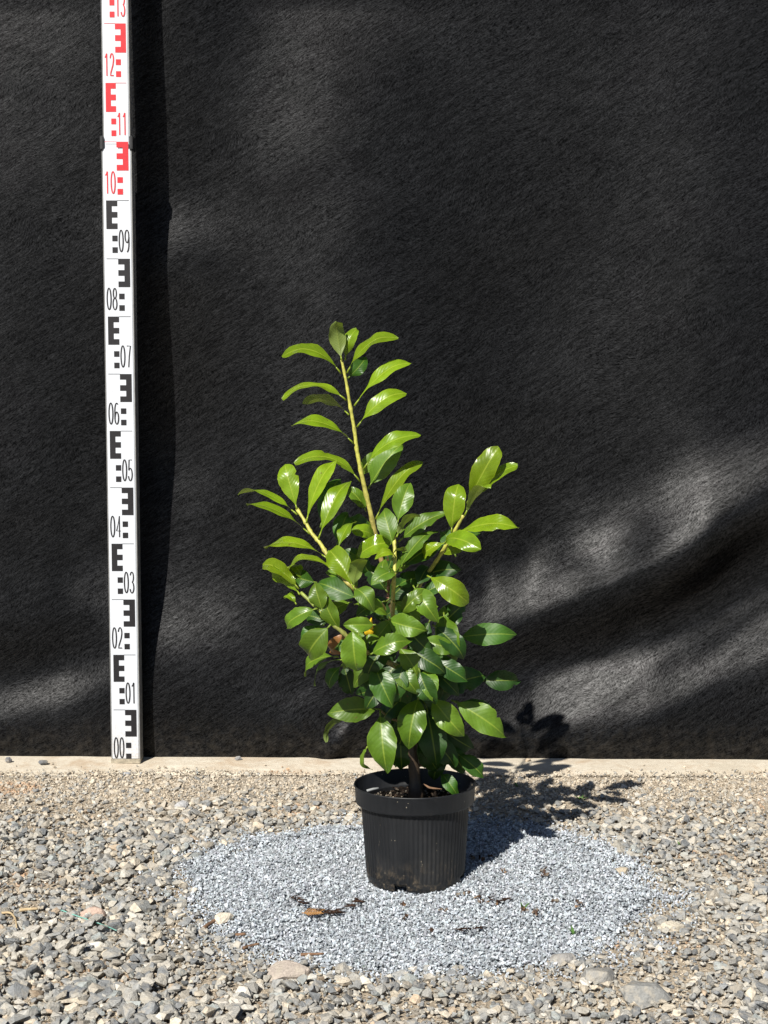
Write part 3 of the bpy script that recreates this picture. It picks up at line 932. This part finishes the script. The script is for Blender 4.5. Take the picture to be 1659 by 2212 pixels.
stem('main_shoot', [pt('U', 850, 1330, .004), pt('U', 838, 1262, .008), pt('U', 818, 1190, .008), pt('P', 800, 1250, .006), pt('P', 770, 1120), pt('P', 730, 950), pt('P', 700, 800), pt('P', 685, 680), pt('P', 660, 540), pt('P', 640, 420), pt('P', 615, 300)], .0042, .0017, YG, (1.1, -.9))
stem('branch', [pt('U', 862, 1370), pt('U', 826, 1310, -.006), pt('C', 1235, 190, -.010), pt('A', 1200, 1400, -.012), pt('A', 1090, 1230, -.012), pt('A', 1000, 1080, -.012), pt('A', 900, 960, -.012), pt('A', 840, 850, -.012), pt('A', 745, 700, -.012)], .0034, .0021, YG, (.7, -.4))
stem('branch', [pt('U', 880, 1450), pt('C', 1400, 900, -.02), pt('C', 1240, 790, -.028), pt('C', 1090, 650, -.03), pt('C', 990, 570, -.03), pt('C', 850, 420, -.03), pt('C', 650, 230, -.03)], .0034, .0022, (.22, .27, .05), (.6, -.1))
stem('branch', [pt('U', 862, 1370), pt('D', 200, 400, .012), pt('D', 380, 160, .014), pt('B', 562, 1520, .008), pt('B', 680, 1360, .008), pt('B', 800, 1180, .006), pt('B', 920, 980, .004), pt('B', 1035, 770, .004)], .0034, .0022, YG, (.65, -.4))
stem('branch', [pt('U', 848, 1330, -.006), pt('B', 275, 1540, -.014), pt('B', 285, 1400, -.016), pt('B', 290, 1200, -.016), pt('B', 282, 1000, -.016)], .0028, .0022, YG, (.3, -.3))
stem('branch', [pt('U', 889, 1560), pt('U', 925, 1480, .01), pt('D', 640, 1000, .012), pt('D', 720, 760, .012), pt('D', 745, 640, .0)], .0030, .0016, (.12, .10, .035), (.7, .3))
stem('branch', [pt('U', 893, 1620), pt('E', 1000, 800, .0), pt('E', 1060, 760, .005), pt('E', 1230, 640, .01)], .0018, .0010, (.10, .06, .03), (.7, .5))
stem('branch', [pt('U', 889, 1560), pt('E', 760, 400, -.01), pt('E', 660, 325, -.02)], .0026, .0014, (.14, .13, .04), (.7, .2))
stem('branch', [pt('U', 885, 1500), pt('E', 1000, 170, -.02), pt('E', 1100, 180, -.03)], .0026, .0014, (.14, .13, .04), (.7, .2))

PROF_S = [0, .05, .12, .22, .34, .46, .58, .68, .78, .87, .94, 1.0]
PROF_W = [.05, .22, .46, .74, .93, 1.0, .97, .88, .72, .50, .29, .02]
PROF_N = [.05, .13, .28, .52, .76, .91, .99, 1.0, .95, .80, .58, .06]          # young leaves: blunt, widest past the middle
TONE = {'n': (.142, .230, .009), 'm': (.088, .165, .012), 'o': (.036, .098, .009), 'd': (.021, .064, .008), 'y': (.75, .46, .02), 'r': (.30, .15, .05)}  # 'd' is darkened so the colour carries the shade of the inner crown
def leaf(cr, bx, by, tx, ty, W, r=20, tone='m', d=0.0, dT=0.0, bow=.006, fold=.22, tcr=None, curl=.006):
    rs = random.Random(int(bx*7+by*13+tx*3+ty))
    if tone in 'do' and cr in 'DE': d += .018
    lean = not (cr == 'C' and ty > 1200)
    B = pt(cr, bx, by, d, lean)-P0; T = pt(tcr or cr, tx, ty, d+dT, lean)-P0
    ax = T-B; Ln = ax.length; a = ax.normalized()
    view = (Vector((0, 0, CAM_H))-(P0+(B+T)/2)).normalized()
    n0 = (view-a*view.dot(a)).normalized()
    m = a.cross(n0)
    if m.dot(Vector((-.5, 0, 1))) < 0: m = -m
    rr = R(r+rs.uniform(-5, 5))
    n = (n0*math.cos(rr)+m*math.sin(rr)).normalized()
    side = n.cross(a).normalized()
    W = W*.01*(.88 if tone == 'n' else .96)
    if Ln < 1.9*W and tone not in 'yr':            # the base runs on under the leaf in front
        W *= .88; B = T-a*max(Ln, (1.6 if cr == 'C' else 1.9)*W); ax = T-B; Ln = ax.length
    nS, qs = 18, (-1, -.82, -.55, -.25, 0, .25, .55, .82, 1)
    pet = .10
    bend = rs.uniform(-.03, .03)*Ln
    tw = rs.uniform(-.55, .55); fold *= rs.uniform(.6, 1.7); curl *= rs.uniform(.4, 2.2)
    def mid(t):
        p = B+ax*t+n*(bow*4*t*(1-t))+side*(bend*math.sin(math.pi*t))
        if t > .7: p = p-n*(curl*((t-.7)/.3)**2)
        return p
    v, f, uv = [], [], []
    ph1, ph2 = rs.uniform(0, 6), rs.uniform(0, 6)
    nb = rs.random() < .22; nbs, nbq = rs.uniform(.45, .85), rs.choice((-1, 1))
    for i in range(nS+1):
        s_ = i/nS; s2 = s_**.92
        t = pet+(1-pet)*s2
        p = mid(t); tg = (mid(min(1, t+.01))-mid(t-.01)).normalized()
        nn = (n-tg*n.dot(tg)).normalized(); sd = nn.cross(tg).normalized()
        twa = tw*(s_-.3)
        sd, nn = sd*math.cos(twa)+nn*math.sin(twa), nn*math.cos(twa)-sd*math.sin(twa)
        w = float(np.interp(s2, PROF_S, PROF_N if tone == 'n' else PROF_W))*W/2
        for q in qs:
            ww = w*abs(q)
            if abs(q) == 1: ww *= 1+rs.uniform(-.035, .035)
            if nb and q*nbq > .5 and abs(s2-nbs) < .04: ww *= .72
            fa = fold*(1-.55*abs(q))
            wave = (.0021*math.sin(s_*8+ph1)+.0012*math.sin(s_*15+ph2))*abs(q)**2*(1 if q > 0 else -1)*(W/.03)
            pp = p+sd*(math.copysign(1, q)*ww*math.cos(fa))+nn*(ww*math.sin(fa)+wave*(1 if s_ > .02 else 0))
            v.append(tuple(pp)); uv.append((s2, .5+q*.5))
    k = len(qs)
    for i in range(nS):
        for j in range(k-1):
            f.append((i*k+j, (i+1)*k+j, (i+1)*k+j+1, i*k+j+1))
    # petiole
    b = len(v)
    tube(v, f, [mid(0), mid(pet*.5), mid(pet*1.15)-n*.0004], [.0014, .0012, .0009], 6)
    uv += [(.5, .5)]*(len(v)-b)
    o = mesh_obj('leaf', v, f, M['leaf'], plant, smooth=True, uvs=uv)
    c = TONE[tone]; g = rs.uniform(.76, 1.2)
    gl = {'n': rs.uniform(.21, .32), 'm': rs.uniform(.30, .46)}.get(tone, rs.uniform(.38, .52))      # alpha carries the gloss
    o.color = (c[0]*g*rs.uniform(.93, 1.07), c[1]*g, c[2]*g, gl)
    return o

LV = [
 # main shoot, from the top
 ('P',615,300,585,95,2.9,165,'n',-.004,0,.004), ('P',635,300,690,128,2.3,15,'n',.016), ('P',645,372,892,150,2.7,60,'n',-.004,-.01,.010),
 ('P',612,375,303,250,2.7,56,'n',-.004,0,.017), ('P',650,400,752,285,2.4,0,'o',.030), ('P',685,550,970,290,2.7,58,'n',0,0,.008),
 ('P',640,520,295,492,2.7,64,'n',0,-.01,.018), ('P',655,600,412,515,2.7,118,'n',.012,.01,.010), ('P',700,665,947,460,2.9,40,'n',-.004,-.005,.010),
 ('P',680,755,355,632,2.8,58,'n',-.004,-.008,.014), ('P',735,895,1040,703,3.0,46,'n',-.004,-.008,.014), ('P',715,962,366,846,2.9,58,'n',0,0,.020),
 ('P',760,1000,942,748,3.3,15,'m',.022), ('P',800,1170,1032,840,2.7,46,'n',.006,0,.006), ('P',745,1120,643,995,2.6,30,'m',.010), ('P',800,1268,688,1225,2.8,25,'n',-.002,-.03),
 ('P',730,930,800,800,2.4,10,'m',.03),
 # left branch
 ('A',745,705,605,212,3.15,4,'n',-.014,0,.002), ('A',748,765,130,465,2.6,70,'n',-.006,.01,.008), ('A',885,975,205,622,2.7,62,'n',-.014,0,.007),
 ('A',845,855,1150,150,3.0,34,'n',-.014,-.01,.007), ('A',978,1030,1285,370,3.3,28,'n',-.016,-.01,.006), ('A',1000,905,1200,350,3.0,16,'o',.010),
 ('A',1180,1100,1300,735,3.2,10,'o',.034), ('A',1500,900,1270,800,2.6,20,'o',.040), ('A',1190,1145,1352,820,3.0,44,'n',-.012,0,.005,.5),
 ('A',1095,1255,393,1105,2.9,60,'n',-.014,-.01,.014), ('A',1192,1412,608,1345,2.9,70,'n',-.014,-.01,.018), ('A',1360,1560,1100,1140,4.0,8,'n',-.020,-.012,.004,.35),
 ('A',1372,1535,1455,1225,3.1,150,'n',-.024,-.03,.006,.3), ('P',685,1390,857,1285,3.2,26,'n',-.022,-.02,.008),
 ('A',765,1575,378,1285,2.8,38,'n',-.034,-.012,.010,.45), ('A',775,1635,440,1345,2.6,-50,'n',-.034,-.02,-.006,.5),
 ('A',700,1420,800,1370,2.2,10,'m',-.005,0), ('A',640,1345,790,1400,2.0,50,'n',-.006,-.01),
 # left lower branch
 ('C',810,120,550,55,3.0,0,'o',-.004), ('C',1278,300,812,105,3.7,12,'o',-.012,0,.006), ('C',885,432,790,125,2.9,15,'m',-.036,-.012,.004,.3),
 ('C',832,402,474,602,2.7,28,'m',-.036,-.015,.010), ('C',600,360,478,240,1.7,15,'n',-.014), ('C',1092,652,888,240,2.5,18,'m',-.030,-.006,.006,.3),
 ('C',980,572,690,478,2.6,10,'o',-.010), ('C',975,580,706,942,4.3,6,'m',-.044,-.02,.010), ('C',1180,670,940,892,2.6,4,'r',.045,0,.002,.05),
 ('C',1200,830,1012,812,2.2,10,'o',-.024), ('C',1225,790,1256,1087,4.3,4,'m',-.050,-.026,.010,.35), ('C',1062,930,650,1078,2.4,56,'m',-.022,-.01,.008),
 ('C',1130,960,772,1205,2.2,74,'m',-0.05,-.01,.010), ('C',1112,1010,944,1272,2.1,40,'o',-0.07), ('C',1120,1040,1200,1340,3.2,0,'d',-0.05),
 ('C',1440,930,1255,1255,3.2,5,'d',-0.062,-.01), ('C',1440,980,1645,1472,3.5,0,'o',-0.088,-.025,.008,.4), ('C',1512,1500,948,1540,3.6,10,'m',-.02,-.016,.008),
 ('E',350,395,172,582,2.0,118,'m',.004,0,.008), ('C',1465,582,1118,580,2.3,8,'m',-.030,-.01,.004,.5), ('C',1400,725,1405,538,1.3,10,'y',.008),
 ('C',1270,770,1285,615,2.4,15,'m',-.010), ('C',1245,205,1440,412,3.0,16,'m',-.026,-.018,.012), ('C',1625,530,1248,338,2.5,46,'m',-.022,-.01,.010),
 ('C',1545,742,1310,775,1.2,40,'m',-.014), ('C',1400,912,1815,735,3.3,20,'m',-.040,-.016,.008), ('C',1180,1030,1120,1010,1.6,20,'n',-.010),
 # middle
 ('B',180,1480,160,1242,2.4,26,'m',-.024,-.01), ('B',300,1390,38,1505,2.8,36,'m',-.026,-.012,.008), ('B',318,862,452,408,3.3,6,'m',-.018,-.004,.003),
 ('B',276,1110,150,688,3.3,14,'m',-.014,0,.004), ('B',310,1008,522,742,2.8,126,'n',-.034,-.02,.006), ('B',330,1060,838,735,2.8,36,'m',.010,0,.006),
 ('B',310,1400,728,888,2.6,46,'m',-.004,0,.004), ('B',360,1350,810,1060,3.0,30,'o',.016), ('B',300,1235,92,1208,1.6,58,'n',-.022,-.01,.008), ('B',300,1225,402,1140,1.8,100,'n',-.016,.0),
 # right branch
 ('B',1075,640,1400,45,3.7,10,'n',.0,0,.004,.22), ('B',1150,600,1607,213,2.5,40,'n',.012,.0,.010), ('B',905,960,965,452,3.5,10,'n',-.002,0,.004),
 ('B',1050,775,1300,395,2.7,130,'n',-.012,-.012,.006), ('B',930,992,1595,865,3.0,38,'n',-.004,-.012,.008), ('B',850,1068,583,1207,2.5,28,'n',-.004,-.02,.008),
 ('B',835,1080,1213,1125,3.1,32,'n',-.006,-.02,.016), ('B',870,1060,800,925,2.7,10,'o',.028), ('B',900,1050,1162,965,2.6,10,'o',.030),
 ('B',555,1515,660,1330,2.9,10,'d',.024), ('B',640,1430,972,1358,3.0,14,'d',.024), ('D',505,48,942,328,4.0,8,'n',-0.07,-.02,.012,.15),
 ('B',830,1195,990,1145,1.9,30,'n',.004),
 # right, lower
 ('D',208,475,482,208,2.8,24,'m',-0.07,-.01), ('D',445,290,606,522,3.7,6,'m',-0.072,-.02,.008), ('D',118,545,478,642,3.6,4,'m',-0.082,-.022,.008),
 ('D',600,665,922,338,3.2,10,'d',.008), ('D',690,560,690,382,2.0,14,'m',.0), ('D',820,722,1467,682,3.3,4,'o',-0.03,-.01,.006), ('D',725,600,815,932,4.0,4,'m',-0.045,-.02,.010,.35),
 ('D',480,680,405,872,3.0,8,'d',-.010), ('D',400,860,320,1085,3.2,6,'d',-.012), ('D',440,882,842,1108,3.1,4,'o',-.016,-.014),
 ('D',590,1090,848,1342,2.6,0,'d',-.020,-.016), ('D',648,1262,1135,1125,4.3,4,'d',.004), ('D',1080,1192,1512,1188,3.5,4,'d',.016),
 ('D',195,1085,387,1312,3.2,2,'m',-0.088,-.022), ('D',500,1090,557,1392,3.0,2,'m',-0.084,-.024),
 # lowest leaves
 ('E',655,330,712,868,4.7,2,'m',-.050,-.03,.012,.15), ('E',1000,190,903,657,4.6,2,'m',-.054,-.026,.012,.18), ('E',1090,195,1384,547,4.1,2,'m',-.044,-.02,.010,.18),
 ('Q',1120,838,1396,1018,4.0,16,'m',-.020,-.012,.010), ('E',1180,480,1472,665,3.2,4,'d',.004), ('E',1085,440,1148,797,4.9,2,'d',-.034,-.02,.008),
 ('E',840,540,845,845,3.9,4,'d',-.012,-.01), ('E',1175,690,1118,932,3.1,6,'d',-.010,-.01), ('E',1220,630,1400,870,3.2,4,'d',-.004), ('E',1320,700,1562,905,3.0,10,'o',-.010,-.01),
 ('E',1180,860,1335,1068,2.1,10,'o',-.006,-.02), ('E',548,640,530,845,1.6,62,'m',-.026), ('E',880,235,732,392,2.5,8,'o',-.020), ('E',1310,240,1680,420,3.6,6,'d',.006),
]
for a in LV: leaf(*a)
# filler leaves deep inside, round the trunk, shade put into their dark green
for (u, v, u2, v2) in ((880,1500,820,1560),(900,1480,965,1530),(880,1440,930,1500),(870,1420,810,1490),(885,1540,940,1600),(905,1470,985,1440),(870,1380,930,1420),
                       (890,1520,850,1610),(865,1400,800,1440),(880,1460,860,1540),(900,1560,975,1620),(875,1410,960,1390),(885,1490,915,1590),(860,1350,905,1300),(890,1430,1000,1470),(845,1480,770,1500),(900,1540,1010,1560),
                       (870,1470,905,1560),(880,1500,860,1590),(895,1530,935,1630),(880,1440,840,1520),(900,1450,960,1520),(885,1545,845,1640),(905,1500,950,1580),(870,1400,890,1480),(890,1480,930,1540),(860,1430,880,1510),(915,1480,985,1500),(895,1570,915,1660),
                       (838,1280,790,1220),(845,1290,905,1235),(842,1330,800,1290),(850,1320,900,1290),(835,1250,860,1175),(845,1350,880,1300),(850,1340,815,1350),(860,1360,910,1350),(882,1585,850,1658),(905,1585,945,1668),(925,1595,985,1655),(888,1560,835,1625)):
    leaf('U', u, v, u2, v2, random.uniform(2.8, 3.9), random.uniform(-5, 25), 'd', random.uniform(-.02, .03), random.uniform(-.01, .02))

# overlapping front leaves added in mid crown to cast shade on those below
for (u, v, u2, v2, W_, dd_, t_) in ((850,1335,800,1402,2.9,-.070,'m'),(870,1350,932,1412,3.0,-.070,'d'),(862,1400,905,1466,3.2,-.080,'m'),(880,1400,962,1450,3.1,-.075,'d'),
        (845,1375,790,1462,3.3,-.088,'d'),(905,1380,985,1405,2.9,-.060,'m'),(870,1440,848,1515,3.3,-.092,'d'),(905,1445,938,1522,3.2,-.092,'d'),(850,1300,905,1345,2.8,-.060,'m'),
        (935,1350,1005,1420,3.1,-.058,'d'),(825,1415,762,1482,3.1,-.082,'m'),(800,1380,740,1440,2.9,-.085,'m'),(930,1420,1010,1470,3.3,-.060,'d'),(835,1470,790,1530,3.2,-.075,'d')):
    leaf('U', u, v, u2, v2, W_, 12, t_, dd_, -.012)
for (u, v, u2, v2, W_, r_, dd_, t_) in ((812,1180,762,1122,2.5,30,.012,'m'),(815,1190,872,1140,2.6,30,.018,'m'),(775,1275,712,1232,2.6,40,-.030,'m'),(800,1250,748,1186,2.6,30,-.010,'o'),
        (852,1240,912,1196,2.5,35,-.020,'m'),(855,1270,925,1248,2.6,35,-.015,'o'),(760,1300,700,1338,2.6,30,-.040,'m'),(830,1300,770,1330,2.7,25,-.045,'o'),(905,1300,965,1262,2.6,30,-.020,'o'),
        (880,1330,945,1308,2.6,25,-.040,'m'),(700,1350,648,1392,2.5,30,-.020,'o'),(790,1200,742,1240,2.4,40,-.020,'m')):
    leaf('U', u, v, u2, v2, W_, r_, t_, dd_, -.010, .008)

# ------------------------------------------------------------------ small things lying about
def gp(u, v, z=None):
    p = gnd(u, v, 0.0)
    h = float(gz(p.x, p.y)) if p.y < KERB_Y else 0.0
    if p.y < KERB_Y: h += float(mound(np.array([p.x]), np.array([p.y]))[0])
    h += .004 if z is None else z
    return gnd(u, v, h)

def big_stone(name, u, v, size, squash, col, label, cat='stone', seed=0, sink=.25, zrot=0.3):
    rs = random.Random(seed+100)
    pr_ = stone_protos(1, 26, (.55, .7), seed+40)[0]
    bm = bmesh.new()
    vs = [bm.verts.new(p) for p in pr_[0]]
    for t in pr_[1]: bm.faces.new([vs[i] for i in t])
    bmesh.ops.subdivide_edges(bm, edges=bm.edges, cuts=1, use_grid_fill=True)
    bmesh.ops.smooth_vert(bm, verts=bm.verts, factor=.14, use_axis_x=True, use_axis_y=True, use_axis_z=True)
    for w in bm.verts: w.co *= 1+rs.uniform(-.06, .05)
    me = bpy.data.meshes.new(name); bm.to_mesh(me); bm.free()
    me.materials.append(M['stone'])
    o = bpy.data.objects.new(name, me); C.objects.link(o)
    p = gp(u, v, 0)
    o.location = (p.x, p.y, p.z+size*squash*.5*(1-2*sink)); o.scale = (size, size*.85, size*squash/.62)
    o.rotation_euler = (0, 0, zrot); o.color = (*col, 1)
    tag(o, label, cat)
    return o
big_stone('stone', 622, 2118, .058, .55, (.36,.31,.265), 'largest rounded pinkish-grey stone below the edge of the chippings', seed=1)
big_stone('stone', 484, 1992, .032, .7, (.60,.53,.43), 'pale cream stone at the left edge of the chippings', seed=2, zrot=1.0)
big_stone('stone', 200, 1983, .042, .45, (.42,.31,.25), 'flat pinkish stone beside the teal twine', seed=3)
big_stone('stone', 392, 1746, .025, .7, (.38,.38,.38), 'round pale grey pebble on the gravel left of the pot', seed=4)
big_stone('stone', 300, 1972, .040, .6, (.23,.235,.225), 'dark grey blocky stone right of the teal twine', seed=5)
big_stone('stone', 1395, 2166, .062, .55, (.22,.22,.21), 'large dark grey stone in the bottom right corner', seed=6, zrot=.1)
big_stone('stone', 1290, 2120, .052, .5, (.25,.245,.23), 'wide grey flat-topped stone below the right of the chippings', seed=7)
big_stone('stone', 1345, 1890, .028, .6, (.42,.36,.27), 'tan stone at the right edge of the chippings', seed=8)
big_stone('stone', 1455, 2010, .036, .5, (.50,.45,.36), 'cream stone to the right of the chippings', seed=9)
big_stone('stone', 1215, 2085, .036, .65, (.26,.25,.235), 'grey upright stone by the seedling', seed=10)
big_stone('stone', 160, 2158, .036, .6, (.17,.18,.19), 'dark blue-grey stone near the bottom left corner', seed=12)
big_stone('pebble', 19, 1648, .013, .9, (.15,.15,.16), 'dark upright pebble on the concrete at the left end', 'pebble', seed=13, sink=.05)
big_stone('pebble', 93, 1652, .018, .6, (.13,.135,.145), 'dark flat pebble on the concrete left of the staff', 'pebble', seed=14, sink=.05)
big_stone('pebble', 515, 1643, .014, .6, (.24,.24,.24), 'grey pebble on the concrete right of the staff', 'pebble', seed=15, sink=.05)
big_stone('pebble', 1140, 1646, .012, .6, (.45,.36,.26), 'pale crumb on the concrete in the shadow of the shrub', 'pebble', seed=16, sink=.05)
big_stone('pebble', 273, 1676, .016, .5, (.28,.30,.33), 'blue-grey flat pebble just below the foot of the staff', 'pebble', seed=17, sink=.1)

def thread(name, uvs, r, mat, label, cat, lift=.003, jitter=.0, parent=None, loc=None):
    pts = [gp(u, v, lift+random.uniform(0, jitter)) for u, v in uvs]
    o0 = pts[0].copy()
    P = catmull([tuple(p-o0) for p in pts], 5)
    v, f = [], []
    tube(v, f, P, [r*(1-.4*i/len(P)) for i in range(len(P))], 6, .15)
    o = mesh_obj(name, v, f, mat, parent, smooth=True); o.location = o0
    if label: tag(o, label, cat)
    return o
thread('twine', [(132,1966),(165,1978),(200,1990),(228,2000),(252,2010)], .0009, M['teal'], 'thin teal plastic twine lying across the gravel', 'twine', .009)
thread('twig', [(42,1966),(62,1964),(82,1963)], .0028, M['twig'], 'short pale twig on the gravel at the far left', 'twig', .010)
thread('twig', [(4,1972),(22,1972),(33,1985),(36,2004)], .0018, M['twig'], 'bent pale straw at the left edge of the picture', 'twig', .010)
thread('twig', [(331,1840),(332,1865)], .0016, M['twig'], 'short upright straw left of the chippings', 'twig', .010)
thread('twig', [(440,2005),(458,1992),(472,1983)], .0030, M['brown'], 'brown twig beside the cream stone', 'twig', .008)
thread('twig', [(505,2020),(530,2017)], .0026, M['brown'], 'short reddish-brown twig below the left of the chippings', 'twig', .008)
thread('twig', [(525,2048),(545,2042),(560,2038)], .0022, M['brown'], 'thin brown twig among the stones under the chippings', 'twig', .008)
thread('twig', [(650,2062),(700,2060)], .0022, M['brown'], 'brown stalk lying along the lower edge of the chippings', 'twig', .008)

# clumps of dark fibrous root left of the pot, in front
def roots(name, pts, n, spread, label):
    e = tag(empty(name, gp(*pts[0])), label, 'root debris')
    v, f = [], []
    for _ in range(n):
        i = random.randrange(len(pts)); u, w = pts[i]
        u += random.gauss(0, spread); w += random.gauss(0, spread*.4)
        a = random.uniform(-.5, .5); ln = random.uniform(8, 26)
        q = [gp(u+ln*k/3*math.cos(a)+random.uniform(-3, 3), w+ln*k/3*math.sin(a)*.5+random.uniform(-2, 2), random.uniform(.003, .009)) for k in range(4)]
        tube(v, f, [p-e.location for p in q], [.0006, .0010, .0008, .0004], 5, .3)
    mesh_obj('fibres', v, f, M['root'], e)
roots('root_clump', [(690,1966),(706,1970),(722,1968),(738,1962),(752,1955),(764,1944)], 30, 4, 'dark curved clump of fibrous root on the chippings in front of the pot')
roots('root_clump', [(628,1938),(640,1946),(648,1952)], 8, 4, 'small dark root scrap on the chippings left of the orange frond')
roots('root_clump', [(985,2006),(1010,2004),(1030,2002)], 9, 5, 'flat dark bark shreds on the chippings below the pot')
roots('root_clump', [(1058,1940),(1070,1945),(1085,1942)], 10, 3, 'dark brown scrap on the chippings right of the pot')
# crumbs of soil
cu = [(1175,1880),(1178,1886),(1040,1945),(1030,1938),(1075,1948),(1250,1950),(1252,1956),(1155,1970),(875,1980),(930,2008),(1160,1965),(1130,1968),(955,1965),(870,1955),(1020,1850),(1040,1855),(1060,1852),(1090,1880),(1010,1930),(990,1935),(1200,1945)]
P = []
for (u, v) in cu:
    for _ in range(5):
        P.append(gp(u+random.gauss(0, 4), v+random.gauss(0, 2.5), .004))
P = np.array([tuple(p) for p in P]); n = len(P)
cc = np.array([.05, .027, .017])*rng.uniform(.5, 1.8, (n, 1)); br = rng.random(n) < .25
cc[br] = np.array([.20, .115, .06])
o = scat('soil_crumbs', small, P[:, 0], P[:, 1], P[:, 2], rng.uniform(.003, .009, n), cc, M['stone_mass'], None, .6)
tag(o, 'dark crumbs of potting soil scattered over the pale chippings', 'soil', kind='stuff')

# orange conifer frond
fr = tag(empty('dry_frond', gp(655, 1974)), 'orange dried conifer frond on the chippings', 'frond')
v, f = [], []
p0, p1 = gp(652, 1972, .006), gp(692, 1972, .006)
tube(v, f, [p0-fr.location, p1-fr.location], [.0008, .0005], 5)
mesh_obj('stalk', v, f, M['frond'], fr)
for k in range(14):
    t = .1+.88*k/14; s_ = 1 if k % 2 else -1
    b_ = p0.lerp(p1, t)-fr.location
    v, f = [], []
    e_ = b_+Vector((.008, s_*.016*(1-.55*t), .002))
    tube(v, f, [b_, (b_+e_)/2+Vector((0, 0, .001)), e_], [.0008, .0011, .0003], 5)
    mesh_obj('needle', v, f, M['frond'], fr)

def sprout(u, v, n, h, label, spread=.6):
    e = tag(empty('seedling', gp(u, v, .001)), label, 'weed')
    for k in range(n):
        a = 6.28*k/n+random.uniform(-.4, .4); tl = spread*random.uniform(.6, 1.2)
        dirv = Vector((math.cos(a)*tl, math.sin(a)*tl, 1)).normalized(); sd = dirv.cross(Vector((0, 0, 1))).normalized()
        ln = h*random.uniform(.7, 1.1); w = ln*.13
        vv, ff = [], []
        for i in range(6):
            t = i/5; ww = w*math.sin(math.pi*min(1, .12+t*.9))+.0002
            c_ = dirv*ln*t+Vector((dirv.x, dirv.y, -.5))*ln*.25*t*t
            vv += [tuple(c_-sd*ww), tuple(c_-Vector((0, 0, ww*.3))), tuple(c_+sd*ww)]
        for i in range(5):
            for j in (0, 1): ff.append((3*i+j, 3*i+j+1, 3*i+j+4, 3*i+j+3))
        mesh_obj('blade', vv, ff, M['weed'], e, smooth=True)
sprout(1240, 2022, 4, .016, 'tiny green seedling at the lower right edge of the chippings')
sprout(1130, 1966, 3, .014, 'tiny green shoot on the chippings right of the pot')
sprout(772, 2092, 4, .014, 'low green weed at the bottom edge of the chippings', 1.5)
sprout(1255, 1728, 9, .012, 'low green weed on the gravel within the shadow of the shrub', 1.4)
sprout(1118, 1700, 3, .012, 'small pale green shoot beside the concrete behind the pot', 1.2)
sprout(1468, 1826, 3, .008, 'tiny green shoot on the gravel right of the chippings', 1.2)

# yellow dead leaf on the soil and pale label stick in the pot
dl = tag(empty('dead_leaf', pt('E', 1060, 985, -.01)), 'curled yellow-brown dead leaf on the soil in the pot', 'leaf')
q = [pt('E', 1035, 968, -.012), pt('E', 1058, 990, -.016), pt('E', 1095, 1008, -.02), pt('E', 1195, 1012, -.02)]
v, f = [], []
cm = catmull([tuple(p-dl.location) for p in q], 4)
for i, p in enumerate(cm):
    w = .0026*math.sin(math.pi*(.06+.88*i/(len(cm)-1)))
    p = Vector(p); v += [tuple(p+Vector((0, w, w*.9))), tuple(p), tuple(p+Vector((0, -w, .3*w)))]
for i in range(len(cm)-1):
    for j in (0, 1): f.append((3*i+j, 3*i+j+1, 3*i+j+4, 3*i+j+3))
mesh_obj('blade', v, f, M['brown'], dl, smooth=True)
tw_ = pt('E', 540, 1025, -.045)
v, f = [], []
tube(v, f, [Vector((0, 0, 0)), pt('E', 595, 1010, -.042)-tw_, pt('E', 642, 1003, -.04)-tw_], [.0018, .0018, .0014], 7, .1)
o = mesh_obj('stick', v, f, mat_simple('pale_stick', (.26, .27, .27), .7, .2), None, smooth=True); o.location = tw_
tag(o, 'short pale stick lying on the soil inside the pot rim', 'stick')
